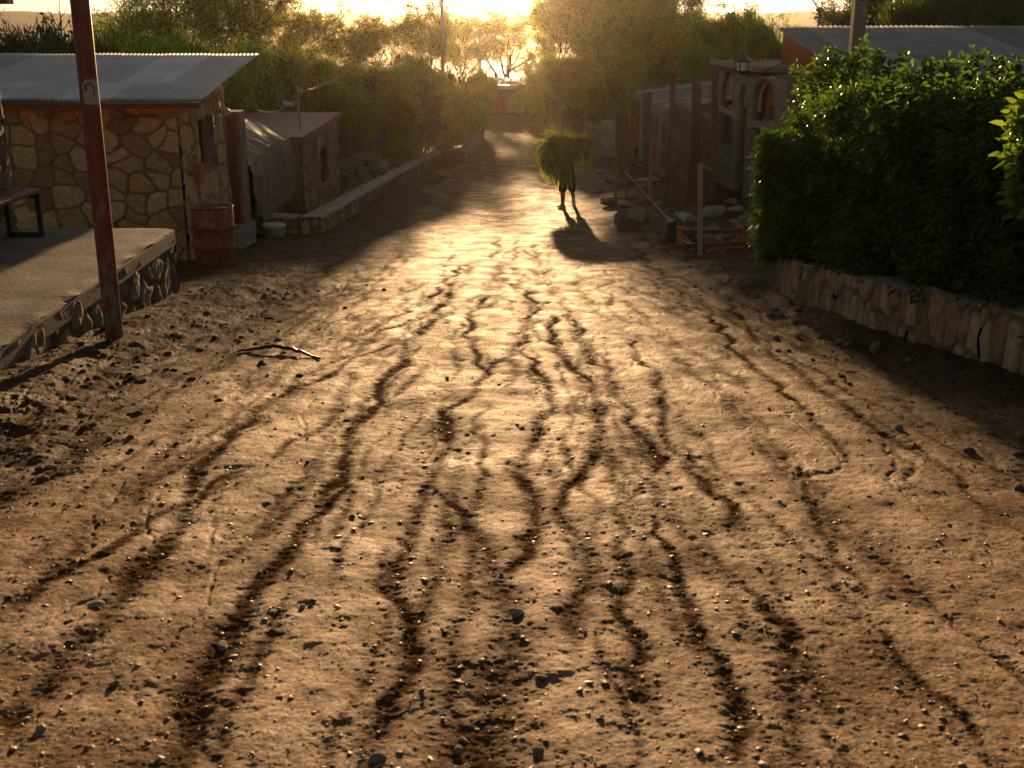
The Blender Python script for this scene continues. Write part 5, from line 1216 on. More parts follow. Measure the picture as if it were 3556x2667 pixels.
def tree_data(seed, H, spread, stems=3, levels=5, leafN=9, leafL=.11, leafW=.016, umbrella=.5, bare=.0, fill=.16, tips=3, low=0.3):
    rnd = random.Random(seed); rg = np.random.default_rng(seed); br = MB(); tw = []
    def grow(p, d, ln, r, lv):
        n = 4 if lv > 1 else 3; pts = [p.copy()]; rs = [r]
        for i in range(n):
            w = Vector((rnd.gauss(0, 1), rnd.gauss(0, 1), rnd.gauss(0, .7))) * (.17 if lv < levels else .10)
            d = (d + w + Vector((0, 0, .10 if lv > 2 else -.02 + .06 * (1 - umbrella)))).normalized()
            p = p + d * ln / n; pts.append(p.copy()); rs.append(r * (1 - .42 * (i + 1) / n))
        br.tube(pts, [max(x, .007) for x in rs], 7 if lv >= levels - 1 else 4 if lv > 2 else 3, cap=False)
        if lv <= 2: tw.append((pts, lv))
        if lv <= 0: return
        k = rnd.choice((2, 3, 3) if lv > 1 else (2, 3))
        for j in range(k + (1 if lv < 3 else 0)):
            fr_ = rnd.uniform(.45, 1) if j else 1.0; idx = min(n, max(1, int(round(fr_ * n)))); q = pts[idx]
            ax = Vector((rnd.gauss(0, 1), rnd.gauss(0, 1), rnd.gauss(0, .5))).normalized(); a = rnd.uniform(.35, .85)
            nd = (d * math.cos(a) + ax * math.sin(a))
            if umbrella and q.z > H * .55: nd.z *= (1 - .5 * umbrella)
            if nd.z < -.15: nd.z *= .3
            grow(q, nd.normalized(), ln * rnd.uniform(.62, .82), rs[idx] * .72, lv - 1)
    for s in range(stems):
        a = s * 6.283 / stems + rnd.uniform(-.5, .5); tl = rnd.uniform(.15, .55) * spread if stems > 1 else .12
        grow(Vector((math.cos(a) * .12, math.sin(a) * .12, -.2)), Vector((math.cos(a) * tl, math.sin(a) * tl, 1)).normalized(), H * .30, H * .022 / (stems ** .35), levels)
    # normalise height
    zmax = None
    C_, D_ = [], []
    for pts, lv in tw:
        if rnd.random() < bare: continue
        for i in range(len(pts) - 1):
            a, b_ = np.array(pts[i]), np.array(pts[i + 1]); nL = leafN if lv < 2 else leafN // 2
            q = rg.random(nL)[:, None]; c = a + (b_ - a) * q + rg.normal(0, fill, (nL, 3)) * np.array([1, 1, .6])
            C_.append(c); D_.append((b_ - a)[None] / (np.linalg.norm(b_ - a) + 1e-6) * .6 + rg.normal(0, .8, (nL, 3)))
    C_ = np.concatenate(C_); D_ = np.concatenate(D_); n = len(C_)
    V, F = leaf_quads(C_, D_, leafL * rg.uniform(.6, 1.4, n), leafW * rg.uniform(.7, 1.3, n), rg, two=False)
    k = H / np.percentile(V[:, 2], 99.0)
    V *= k; br.v = [(x * k, y * k, z * k) for x, y, z in br.v]
    rad = np.percentile(np.hypot(V[:, 0], V[:, 1]), 93) / H
    print('tree', seed, 'leaves', n, 'branch faces', len(br.f), 'rad', rad); return br, V, F, rad
def make_tree(name, data, m, label, cat, group=None):
    br, V, F, _rad = data; root = thing(name, label, cat, (0, 0, 0), group)
    o = link('trunk', br.mesh('trunk', True), M_BARK, root); c = bpy.data.objects.new('crown', leafmesh('crown', V, F, m)); COL.objects.link(c); c.parent = root
    return root
TD = [tree_data(101, 1.0 * 7, 1.0, 3, 6, 3, .10, .013, .6, .12, .10),
      tree_data(102, 1.0 * 7, 1.3, 4, 6, 2, .10, .013, .4, .1, .10),
      tree_data(103, 1.0 * 7, .8, 2, 6, 3, .10, .013, .8, .15, .10)]
TD.append(tree_data(104, 7.0, 1.1, 4, 6, 6, .12, .017, .3, .0, .16))
BD = [tree_data(201, 3.4, 1.6, 8, 4, 26, .14, .017, .0, .0, .16), tree_data(202, 3.4, 2.0, 9, 4, 26, .14, .017, .2, .0, .16), tree_data(203, 3.4, 1.3, 7, 4, 24, .16, .02, 0, 0, .15)]
cache = {}
used = set()
def put(kind, idx, m, name, label, cat, x, y, z, H, rz, group=None, wide=1.0):
    key = (kind, idx, m.name)
    if key not in cache:
        r = make_tree(name, (TD if kind == 't' else BD)[idx], m, label, cat, group); cache[key] = r; first = True
    else: first = False
    src = cache[key]; h0 = 7.0 if kind == 't' else 3.4; s = H / h0; wide = wide * (.42 / TD[idx][3] if kind == 't' else .36 / BD[idx][3])
    if first: o = src
    else: o = copy_tree(src, (0, 0, 0)); o.name = name
    o.location = (x, y, z); o.rotation_euler = (0, 0, rz); o.scale = (s * wide, s * wide, s)
    tag(o, label, cat, group)
    if group is None and 'group' in o: del o['group']
    return o
def plant(kind, idx, m, u, Y, vtop, label, rz=0, wide=1.0, name=None, cat=None, extra=0.0, group=None):
    p = at(u, vtop, Y); zg = g(p.x, Y) - .05 - extra
    return put(kind, idx, m, name or ('thorn_tree' if kind == 't' else 'bush'), label, cat or ('tree' if kind == 't' else 'bush'), p.x, Y, zg, (p.z - zg) * 1.04, rz, group, wide)
# left side trees
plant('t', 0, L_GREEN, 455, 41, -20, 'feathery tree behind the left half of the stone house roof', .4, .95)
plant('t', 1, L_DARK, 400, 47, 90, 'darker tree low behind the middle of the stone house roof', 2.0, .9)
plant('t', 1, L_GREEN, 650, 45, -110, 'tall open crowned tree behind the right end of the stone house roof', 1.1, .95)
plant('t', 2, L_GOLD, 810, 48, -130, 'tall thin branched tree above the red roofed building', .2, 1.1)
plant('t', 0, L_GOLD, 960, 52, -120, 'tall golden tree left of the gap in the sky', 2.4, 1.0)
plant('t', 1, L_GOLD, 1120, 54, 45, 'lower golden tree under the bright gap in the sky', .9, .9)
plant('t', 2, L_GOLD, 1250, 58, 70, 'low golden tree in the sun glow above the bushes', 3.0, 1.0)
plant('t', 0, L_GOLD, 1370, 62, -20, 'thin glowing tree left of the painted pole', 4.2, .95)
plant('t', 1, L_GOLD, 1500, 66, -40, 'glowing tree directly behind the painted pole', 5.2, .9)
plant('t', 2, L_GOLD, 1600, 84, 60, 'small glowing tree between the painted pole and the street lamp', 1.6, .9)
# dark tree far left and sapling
plant('t', 0, L_DARK, 20, 33, 70, 'dark flat topped tree at the left end behind the stone house roof', 3.3, .8)
plant('b', 2, L_DARK, 215, 30, 185, 'leafy shrub showing over the roof right of the dark tree', .3, .7)
plant('b', 0, L_DARK, 335, 31, 205, 'low dark shrub behind the roof next to the red pole', 2.3, .9)
plant('b', 0, L_DARK, 40, 28, 190, 'broad leaved shrub under the dark tree at the left end', 1.3, 1.0)
# left bush mass
bl_ = [(600, 36, 130), (700, 38, 170), (790, 39.5, 150), (880, 41, 170), (960, 43, 190), (1040, 42, 175), (1120, 44.5, 185), (1200, 44, 215), (1280, 46, 200), (1360, 47, 195), (1440, 49, 175), (1500, 51, 190),
       (1560, 54, 200), (1610, 57, 220), (1650, 61, 240), (1672, 68, 270), (1330, 43.5, 330), (1420, 46.5, 320), (1500, 48.5, 340), (1230, 42, 350), (1560, 52, 330)]
wh = ['beside the stone house', 'right of the stone house roof', 'behind the cable mast', 'above the red flat roof', 'over the right end of the red roof', 'just right of the red roofed building', 'above the rock heap',
      'right of the rock heap', 'left of the painted pole, third from it', 'left of the painted pole, second from it', 'left of the painted pole, next to it', 'just behind the painted pole', 'right of the painted pole', 'above the bend of the curb wall', 'below the street lamp', 'at the foot of the street lamp',
      'in front of the mass, above the stepped part of the wall', 'in front of the mass, left of the painted pole foot', 'in front of the mass at the painted pole foot', 'in front of the mass above the rock heap', 'in front of the mass above the curb wall corner']
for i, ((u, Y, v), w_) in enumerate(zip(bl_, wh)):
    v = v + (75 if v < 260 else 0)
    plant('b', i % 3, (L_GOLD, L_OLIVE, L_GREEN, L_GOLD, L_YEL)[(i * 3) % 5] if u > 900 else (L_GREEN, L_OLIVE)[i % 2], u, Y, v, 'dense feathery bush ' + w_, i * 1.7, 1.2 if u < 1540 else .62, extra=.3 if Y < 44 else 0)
# dry grey shrub beside the rock heap
M_DRY = leafmat('dry_leaf', (0.13, 0.11, 0.07), (0.22, 0.19, 0.13), trans=.3, rough=.7)
plant('b', 0, M_DRY, 1215, 41.5, 425, 'dry grey shrub between the red roofed building and the rock heap', .5, 1.0, 'dry_shrub', 'shrub', .3)
plant('b', 1, M_DRY, 1400, 44.0, 470, 'low dry shrub behind the stepped low wall', 2.5, 1.3, 'dry_shrub', 'shrub', .3)
# centre and right
plant('t', 2, L_GOLD, 1745, 104, 38, 'leaning glowing tree above the far building', 2.2, 1.5)
plant('t', 0, L_GOLD, 1660, 108, 90, 'faint tree left of the far building', 5.0, 1.2)
plant('t', 1, L_GOLD, 1850, 100, 180, 'low tree behind the right part of the far building', 2.0, 1.2)
plant('b', 1, L_GREEN, 1855, 84, 275, 'green bush growing in front of the far building', .4, .6)
plant('b', 2, L_GREEN, 1900, 80, 300, 'green bush right of the far building at the road bend', 1.4, 1.0)
plant('b', 0, L_GREEN, 1800, 87, 330, 'low green bush beside the orange door', 3.4, .8)
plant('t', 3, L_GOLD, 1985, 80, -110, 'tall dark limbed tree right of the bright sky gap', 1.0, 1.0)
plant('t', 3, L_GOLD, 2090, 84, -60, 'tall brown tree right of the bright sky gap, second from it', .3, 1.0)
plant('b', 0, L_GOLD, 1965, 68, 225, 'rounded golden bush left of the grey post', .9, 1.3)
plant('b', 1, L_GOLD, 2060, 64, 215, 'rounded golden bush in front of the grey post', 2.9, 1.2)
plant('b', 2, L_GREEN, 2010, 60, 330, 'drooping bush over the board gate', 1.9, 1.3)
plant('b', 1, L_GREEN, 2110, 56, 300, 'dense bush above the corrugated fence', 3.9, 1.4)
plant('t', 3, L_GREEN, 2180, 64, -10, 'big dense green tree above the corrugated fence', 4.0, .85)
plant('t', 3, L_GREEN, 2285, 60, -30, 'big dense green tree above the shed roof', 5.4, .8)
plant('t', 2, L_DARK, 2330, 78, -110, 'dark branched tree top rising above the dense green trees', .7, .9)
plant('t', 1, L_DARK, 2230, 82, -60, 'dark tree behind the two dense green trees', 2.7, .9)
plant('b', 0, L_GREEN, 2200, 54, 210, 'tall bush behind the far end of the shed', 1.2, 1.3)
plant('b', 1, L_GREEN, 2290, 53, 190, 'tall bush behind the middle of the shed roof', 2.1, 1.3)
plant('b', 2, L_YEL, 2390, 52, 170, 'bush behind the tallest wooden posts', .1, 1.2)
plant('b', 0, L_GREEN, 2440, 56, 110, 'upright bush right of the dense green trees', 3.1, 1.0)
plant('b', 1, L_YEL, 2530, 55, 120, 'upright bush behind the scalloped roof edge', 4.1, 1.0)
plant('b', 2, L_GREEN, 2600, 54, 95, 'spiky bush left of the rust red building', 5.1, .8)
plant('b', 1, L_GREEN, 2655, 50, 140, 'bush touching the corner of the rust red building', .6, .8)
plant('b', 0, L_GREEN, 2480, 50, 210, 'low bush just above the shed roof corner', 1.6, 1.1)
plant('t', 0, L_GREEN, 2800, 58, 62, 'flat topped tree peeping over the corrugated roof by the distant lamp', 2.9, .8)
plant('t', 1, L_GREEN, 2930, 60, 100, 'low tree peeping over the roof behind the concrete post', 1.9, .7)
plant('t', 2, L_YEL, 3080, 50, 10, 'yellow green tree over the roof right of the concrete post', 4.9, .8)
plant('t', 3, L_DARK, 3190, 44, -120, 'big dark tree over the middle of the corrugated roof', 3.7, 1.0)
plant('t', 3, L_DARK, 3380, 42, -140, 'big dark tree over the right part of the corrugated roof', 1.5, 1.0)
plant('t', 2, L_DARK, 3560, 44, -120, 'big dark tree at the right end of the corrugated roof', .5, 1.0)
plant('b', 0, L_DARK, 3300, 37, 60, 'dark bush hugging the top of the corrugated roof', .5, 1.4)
# bare sapling left
k = MB(); c = at(214, 150, 29); zb_ = g(c.x, 29)
k.tube([(c.x, 29, zb_), at(215, 180, 29), at(212, 100, 29), at(208, 40, 29), at(206, -10, 29)], [.04, .03, .018, .012, .006], 5)
for (v0, du, dv) in ((110, 34, -60), (100, -30, -50), (60, 22, -40), (50, -16, -34), (130, 50, -6)):
    a = at(211, v0, 29); k.tube([a, at(211 + du * .6, v0 + dv * .35, 29), at(211 + du, v0 + dv, 29.1)], [.012, .009, .004], 4)
o = k.build('bare_sapling', M_BARK, None, True); tag(o, 'leafless thin sapling standing above the stone house roof left of the red pole', 'sapling')

# ---------------------------------------------------------------- HEDGE
M_HLEAF = leafmat('hedge_leaf', (0.009, 0.021, 0.004), (0.026, 0.048, 0.008), rough=.34, trans=.42, tcol=5.5, scale=3, spec=.35)
def shoots(P0, Nrm, rg, n_leaf=9, L0=.085, W0=.014, up=.5, shoot=.22):
    """each shoot: a short stem with leaves arranged round its tip"""
    n = len(P0); D0 = Nrm * .75 + np.array([0, 0, up]) + rg.normal(0, .38, (n, 3)); D0 /= np.linalg.norm(D0, axis=1, keepdims=True)
    q = np.linspace(.15, 1, n_leaf)[None, :, None]; ln = shoot * rg.uniform(.6, 1.4, (n, 1, 1))
    C_ = P0[:, None] + D0[:, None] * q * ln
    a = (np.arange(n_leaf) * 2.4)[None, :] + rg.random((n, 1)) * 6.28
    s1 = np.cross(D0, np.array([.3, .2, .9])); s1 /= np.linalg.norm(s1, axis=1, keepdims=True) + 1e-9; s2 = np.cross(D0, s1)
    out = s1[:, None] * np.cos(a)[..., None] + s2[:, None] * np.sin(a)[..., None]
    ld = out * .85 + D0[:, None] * (.3 + .6 * q) + rg.normal(0, .15, (n, n_leaf, 3))
    C_ = C_.reshape(-1, 3); ld = ld.reshape(-1, 3); m_ = len(C_)
    V, F = leaf_quads(C_, ld, L0 * rg.uniform(.7, 1.35, m_), W0 * rg.uniform(.8, 1.3, m_), rg, curl=.28)
    return V, F, (P0, D0, ln[:, 0, 0])
def hedge():
    rg = np.random.default_rng(77)
    # footprint: front line along the wall, set in 0.1; left end rounded
    F0 = np.array([[RW[0].x - .10, RW[0].y + .12], [RW[1].x + .16, RW[1].y + .2], [RW[2].x + .2, RW[2].y + .2], [RW[3].x + .22, RW[3].y + .2], [RW[4].x + .22, RW[4].y + .2], [RW[5].x + .25, RW[5].y]])
    P_, Nn = [], []
    # front face
    def face(A, B, zt_a, zt_b, n, out, seed, zb_a, zb_b, bul=.2):
        q = rg.random(n); r = rg.random(n); xy = A[None] * (1 - q[:, None]) + B[None] * q[:, None]
        zt_ = zt_a * (1 - q) + zt_b * q; zb_ = zb_a * (1 - q) + zb_b * q; ln = np.hypot(*(B - A))
        zt_ = zt_ + .14 * vn(q * ln * 2.2, q * 0, seed) 
        z = zb_ + (zt_ - zb_) * r; sl_ = np.hypot(xy[:, 0] - F0[0][0], xy[:, 1] - F0[0][1]) if seed == 200 else 9 + 0 * r; z = z - .62 * np.clip(1 - sl_ / 1.9, 0, 1) ** 1.5 * r
        b_ = bul * vn(q * ln * 1.7, z * 1.7, seed + 1) + .06 * vn(q * ln * 5, z * 5, seed + 2) - .25 * sstep(.93, 1.0, r) ** 2 - .18 * sstep(.12, 0, r) * 0
        p = np.stack([xy[:, 0] + out[0] * b_, xy[:, 1] + out[1] * b_, z], 1); return p, np.tile(np.array([out[0], out[1], 0.0]), (n, 1))
    ztl = at(2760, 255, 14.9).z - .2; zt2 = at(2960, 215, 13).z; 
    tops = [ztl, at(2900, 345, RW[1].y).z, at(3150, 365, RW[2].y).z, at(3400, 395, RW[3].y).z, at(3556, 395, RW[4].y).z, at(3556, 262, RW[4].y).z + .3]
    gz_ = [g(p[0], p[1]) + .40 for p in F0]
    for i in range(5):
        A, B = F0[i], F0[i + 1]; d = (B - A) / np.hypot(*(B - A)); out = np.array([d[1], -d[0]]); 
        if out[0] > 0: out = -out
        nn_ = int(np.hypot(*(B - A)) * (tops[i] - gz_[i]) * 165) if i < 4 else 1500
        p, n_ = face(A, B, tops[i], tops[i + 1], nn_, out, 200, gz_[i], gz_[i + 1]); P_.append(p); Nn.append(n_)
        # top
        m_ = int(np.hypot(*(B - A)) * 1.5 * 130); q = rg.random(m_); r = rg.random(m_)
        xy = A + (B - A) * q[:, None] - out * r[:, None] * 1.6
        sl_ = np.hypot(xy[:, 0] - F0[0][0], xy[:, 1] - F0[0][1]); zt_ = tops[i] * (1 - q) + tops[i + 1] * q - .62 * np.clip(1 - sl_ / 1.9, 0, 1) ** 1.5 + .16 * vn(xy[:, 0] * 2, xy[:, 1] * 2, 7) + .09 * vn(xy[:, 0] * 6, xy[:, 1] * 6, 8) - .12 * sstep(.12, 0, r)
        P_.append(np.stack([xy[:, 0], xy[:, 1], zt_], 1)); Nn.append(np.tile([0, 0, 1.0], (m_, 1)))
    # left (far) end, lit by the sun from behind
    A = F0[0]; B = A + np.array([1.9, .55]); m_ = 1500
    p, n_ = face(A, B, tops[0] - .6, tops[0] - .1, m_, np.array([-.25, 1.0]), 300, gz_[0] - .1, gz_[0] - .1, .15); P_.append(p); Nn.append(n_)
    # rounded corner leaning over the wall end
    m_ = 1000; a = rg.uniform(1.9, 3.6, m_); z = gz_[0] + (tops[0] - .6 - gz_[0]) * rg.random(m_); rr_ = .15 + .13 * np.sin((z - gz_[0]) / 2.2 * 3.0) + .10 * vn(a * 1.5, z * 2, 5)
    P_.append(np.stack([A[0] + .22 + rr_ * np.cos(a), A[1] + .12 + rr_ * np.sin(a), z], 1)); Nn.append(np.stack([np.cos(a), np.sin(a), 0 * a], 1))
    # back face
    p, n_ = face(F0[0] + [1.6, .5], F0[4] + [1.7, .5], tops[0], tops[4], 1800, np.array([1.0, .2]), 400, gz_[0], gz_[4]); P_.append(p); Nn.append(n_)
    P_ = np.concatenate(P_); Nn = np.concatenate(Nn)
    V, F, sh_ = shoots(P_ - Nn * .10, Nn, rg)
    root = thing('hedge', 'big glossy leaved hedge above the retaining wall', 'hedge', (F0[0][0], F0[0][1], gz_[0]))
    c = link('foliage', leafmesh('foliage', V, F, M_HLEAF), None, root)
    # inner twigs and shaded inner leaves
    m_ = 9000; q = rg.random(m_) * 3.99; i = q.astype(int); f = (q - i)[:, None]; xy = F0[i] * (1 - f) + F0[i + 1] * f; ins_ = rg.uniform(.12, 1.5, m_)
    gzv = np.array(gz_)[i]; tp = np.array(tops)[i] * (1 - f[:, 0]) + np.array(tops)[i + 1] * f[:, 0]
    pp = np.stack([xy[:, 0] + ins_, xy[:, 1] + .3 * ins_, gzv + (tp - .62 * np.clip(1 - q / 1.6, 0, 1) - gzv - .15) * rg.random(m_)], 1)
    V2, F2 = leaf_quads(np.repeat(pp, 5, 0) + rg.normal(0, .07, (m_ * 5, 3)), rg.normal(0, 1, (m_ * 5, 3)), .13, .035, rg, two=False)
    link('inner_foliage', leafmesh('inner_foliage', V2, F2, M_HLEAF), None, root)
    br = MB(); rnd = random.Random(3)
    for j in range(90):
        q = rnd.random() * 3.99; i = int(q); f = q - i; x, y = F0[i] * (1 - f) + F0[i + 1] * f; x += rnd.uniform(.1, 1.0); y += .2
        zt_ = tops[i] * (1 - f) + tops[i + 1] * f; z0 = g(x, y)
        br.tube([(x, y, z0), (x + rnd.uniform(-.1, .1), y + rnd.uniform(-.1, .1), (z0 + zt_) / 2), (x + rnd.uniform(-.3, .3), y + rnd.uniform(-.3, .3), zt_ - .15)], [.022, .016, .006], 5)
    br.build('stems', M_BARK, root, True)
    # tall shoots standing above the top
    sp = []
    for (u, v0, v1, Y) in ((2985, 225, 142, 13.9), (2960, 235, 175, 13.9), (3010, 235, 160, 14.0), (2900, 245, 172, 14.3), (2870, 245, 175, 14.4), (2845, 260, 190, 14.6), (3080, 250, 195, 13.2), (3140, 255, 190, 12.9), (3215, 255, 200, 12.2), (3300, 250, 205, 11.6), (3385, 245, 188, 11.0), (3460, 255, 205, 10.7), (2780, 275, 220, 14.9), (3520, 270, 240, 10.2), (2930, 240, 185, 14.1), (3040, 245, 175, 13.5)):
        b_ = at(u, v0 + 95, Y); t_ = at(u, v1 + 22, Y)
        for kq in np.linspace(0, 1, 13):
            p = b_.lerp(t_, kq); sp.append((p.x + rnd.gauss(0, .03), p.y + rnd.gauss(0, .04), p.z - .05))
    sp = np.array(sp); V3, F3, _ = shoots(sp, np.tile([0, 0, .6], (len(sp), 1)), rg, 10, .095, .016, .9, .14)
    link('top_shoots', leafmesh('top_shoots', V3, F3, M_HLEAF), None, root)
hedge()
# near leafy shrub at the right edge and seedlings at the wall top
M_YLEAF = leafmat('bright_leaf', (0.05, 0.09, 0.012), (0.10, 0.15, 0.02), rough=.35, trans=.5, tcol=2.6)
def shrub(name, label, pts, n, m, L0, W0, spread=.18, seed=5, zb=None):
    rg = np.random.default_rng(seed); P_ = []
    for p in pts:
        for _ in range(n): P_.append(np.array(p) + rg.normal(0, spread, 3))
    P_ = np.array(P_); V, F, _ = shoots(P_, np.tile([-.3, 0, .3], (len(P_), 1)), rg, 9, L0, W0, .7, .16)
    root = thing(name, label, 'shrub', tuple(pts[0])); link('foliage', leafmesh('foliage', V, F, m), None, root)
    k = MB(); 
    for p in pts[::2]: k.tube([(pts[0][0] + .5, pts[0][1] + .1, zb if zb is not None else pts[0][2] - .6), (p[0] + .2, p[1], p[2] - .12), tuple(p)], [.012, .008, .004], 5)
    k.build('stems', M_BARK, root, True); return root
ys_ = 8.3
shrub('leafy_shrub', 'bright leaved shrub poking in at the right edge in front of the hedge', [tuple(at(3575, v, ys_)) for v in range(420, 760, 26)], 5, M_YLEAF, .105, .022, .055, 5, -.6)
shrub('leafy_shrub', 'sunlit yellow green seedling in the dark gap above the retaining wall', [tuple(at(u, v, 11.6)) for u, v in ((3320, 960), (3340, 985), (3300, 1000), (3360, 1010), (3330, 940), (3290, 950), (3400, 950))], 8, M_YLEAF, .075, .016, .07, 6, -.85)
shrub('leafy_shrub', 'dark leafy shrub in front of the hedge at the lower right', [tuple(at(3520, v, 9.6)) for v in range(860, 1010, 25)], 8, M_HLEAF, .1, .02, .09, 8, -.8)
# ================================================================ PERSON WITH BUNDLE
pf = gp(1928, 716); PY = pf.y; PX = at(1968, 700, PY).x; PZ = pf.z
M_SKIN = mat('skin', (.20, .095, .055), (.17, .08, .045), 9, .5, bump=0)
M_CLOTH_D = mat('dark_cloth', (.012, .012, .016), (.02, .02, .024), 20, .85, bump=.2)
M_CLOTH_B = mat('grey_blue_shirt', (.10, .13, .19), (.08, .10, .15), 14, .85, bump=.2)
M_SHOE = mat('white_shoe', (.85, .82, .76), (.72, .68, .62), 30, .5, bump=.1)
M_SOCK = mat('yellow_sock', (.55, .36, .08), (.45, .3, .06), 30, .8, bump=.1)
pr_ = thing('person', 'person walking uphill in dark knee length trousers and white trainers under green stalks', 'person', (PX, PY, PZ))
def skin_chain(name, verts, edges, radii, m, parent, sub=2, root=0):
    me = bpy.data.meshes.new(name); me.from_pydata([Vector(v) - ORI[parent] for v in verts], edges, []); o = bpy.data.objects.new(name, me); COL.objects.link(o); o.parent = parent
    ORI[o] = ORI[parent].copy(); me.materials.append(m)
    md = o.modifiers.new('skin', 'SKIN'); md.use_smooth_shade = True
    for i, r in enumerate(radii):
        s_ = me.skin_vertices[0].data[i]; s_.radius = (r, r) if not hasattr(r, '__len__') else r; s_.use_root = (i == root)
    sb = o.modifiers.new('sub', 'SUBSURF'); sb.levels = sub; sb.render_levels = sub; return o
def W3(dx, dy, z): return (PX + dx, PY + dy, PZ + z)
# facing the camera (-Y). viewer-left foot planted in front, viewer-right foot behind on its toe
bv = [W3(.02, .02, .88), W3(.02, .0, 1.08), W3(.02, -.06, 1.28), W3(.02, -.10, 1.40), W3(.02, -.15, 1.50), W3(.02, -.20, 1.60),   # 0..5 pelvis..head
      W3(-.09, .0, .84), W3(-.115, -.07, .47), W3(-.105, -.10, .11), W3(-.13, -.2, .045),     # left leg 6-9
      W3(.11, .02, .84), W3(.125, -.02, .47), W3(.19, .27, .20), W3(.19, .24, .09),      # right leg 10-13
      W3(-.17, -.06, 1.38), W3(-.30, -.14, 1.22), W3(-.20, -.30, 1.36),       # left arm 14-16
      W3(.20, -.06, 1.38), W3(.33, -.12, 1.20), W3(.27, -.30, 1.36)]         # right arm 17-19
be_ = [(0, 1), (1, 2), (2, 3), (3, 4), (4, 5), (0, 6), (6, 7), (7, 8), (8, 9), (0, 10), (10, 11), (11, 12), (12, 13), (2, 14), (14, 15), (15, 16), (2, 17), (17, 18), (18, 19)]
brd = [(.14, .11), (.13, .10), (.15, .10), .06, (.085, .10), (.07, .08), .10, .080, .052, .035, .10, .080, .052, .035, .055, .042, .03, .055, .042, .03]
skin_chain('body', bv, be_, brd, M_SKIN, pr_)
# trousers: to below the knee
tv = [W3(.02, .02, .98), W3(.02, .02, .90), W3(-.085, .0, .78), W3(-.115, -.06, .50), W3(-.115, -.075, .36), W3(.115, .015, .78), W3(.13, -.01, .50), W3(.15, .09, .37)]
skin_chain('trousers', tv, [(0, 1), (1, 2), (2, 3), (3, 4), (1, 5), (5, 6), (6, 7)], [(.165, .13), (.175, .15), .135, .118, .115, .135, .118, .11], M_CLOTH_D, pr_)
sv = [W3(.02, .01, .93), W3(.02, .0, 1.1), W3(.02, -.06, 1.3), W3(.02, -.09, 1.40), W3(-.17, -.06, 1.37), W3(-.26, -.10, 1.28), W3(.20, -.06, 1.37), W3(.29, -.10, 1.26)]
skin_chain('shirt', sv, [(0, 1), (1, 2), (2, 3), (2, 4), (4, 5), (2, 6), (6, 7)], [(.175, .14), (.165, .13), (.17, .12), .08, .075, .065, .075, .065], M_CLOTH_B, pr_)
# hands gripping the bundle, five fingers each
for sx_ in (-1, 1):
    hx_, hy_, hz_ = (-.20, -.30, 1.36) if sx_ < 0 else (.27, -.30, 1.36)
    hv = [W3(hx_, hy_, hz_), W3(hx_ - sx_ * .01, hy_ - .04, hz_ + .06)]; he = [(0, 1)]; hr = [.028, (.035, .018)]
    for f in range(4):
        o_ = (f - 1.5) * .02; i = len(hv); hv += [W3(hx_ + o_, hy_ - .055, hz_ + .10), W3(hx_ + o_, hy_ - .03, hz_ + .135 - abs(f - 1.4) * .006), W3(hx_ + o_, hy_ + .0, hz_ + .135 - abs(f - 1.4) * .006)]; he += [(1, i), (i, i + 1), (i + 1, i + 2)]; hr += [.010, .009, .008]
    i = len(hv); hv += [W3(hx_ - sx_ * .045, hy_ - .03, hz_ + .05), W3(hx_ - sx_ * .05, hy_ - .0, hz_ + .08)]; he += [(0, i), (i, i + 1)]; hr += [.012, .010]
    skin_chain('hand', hv, he, hr, M_SKIN, pr_)
# socks and shoes
def shoe(ax, ay, az, yaw, pitch, lab):
    R = Matrix.Rotation(yaw, 3, 'Z') @ Matrix.Rotation(pitch, 3, 'X')
    # local: toe at -y. profile sections (y, halfwidth, height, z0)
    sec = [(.085, .030, .075, 0.0), (.06, .038, .085, 0), (.02, .040, .090, 0), (-.04, .042, .070, 0), (-.10, .047, .052, 0), (-.15, .044, .042, .003), (-.185, .030, .034, .008), (-.20, .012, .02, .012)]
    V = []; n = 10
    for (y, w, h, z0) in sec:
        for i in range(n):
            a = 2 * math.pi * i / n; V.append((w * math.cos(a) * (1.0 if math.sin(a) < 0 else .85), y, z0 + (h * .5 + h * .5 * math.sin(a)) * (1 if math.sin(a) > -.7 else .9)))
    F = [(i * n + j, i * n + (j + 1) % n, (i + 1) * n + (j + 1) % n, (i + 1) * n + j) for i in range(len(sec) - 1) for j in range(n)] + [tuple(range(n)), tuple(range((len(sec) - 1) * n, len(sec) * n))]
    c = Vector(W3(ax, ay, az)); k = MB(); k.add([c + R @ Vector(v) for v in V], F); o = k.build('shoe', M_SHOE, pr_, True); sb = o.modifiers.new('s', 'SUBSURF'); sb.levels = 1; sb.render_levels = 2
    k = MB(); 
    pts = [(.09, .034), (.02, .044), (-.08, .05), (-.16, .046), (-.208, .012)]
    vs = [c + R @ Vector((s_ * w, y, z)) for z in (-.012, .012) for s_ in (1, -1) for (y, w) in (pts if s_ == 1 else pts[::-1])]
    m_ = len(vs) // 2; k.add(vs, [tuple(range(m_))[::-1], tuple(range(m_, 2 * m_))] + [(i, (i + 1) % m_, m_ + (i + 1) % m_, m_ + i) for i in range(m_)]); k.build('sole', mat('shoe_sole', (.4, .37, .33), (.3, .28, .25), 30, .7) if 'shoe_sole' not in bpy.data.materials else bpy.data.materials['shoe_sole'], o)
    for j in range(3):
        for s_ in (1, -1):
            k = MB(); y = -.02 - j * .024; p0 = c + R @ Vector((s_ * .043, y - .012, .022)); p1 = c + R @ Vector((s_ * .034, y + .018, .066)); k.tube([p0, p1], .006, 5); k.build('stripe', M_CLOTH_D, o)
shoe(-.115, -.09, .012, -.75, .0, 'l'); shoe(.19, .26, .13, .15, .95, 'r')
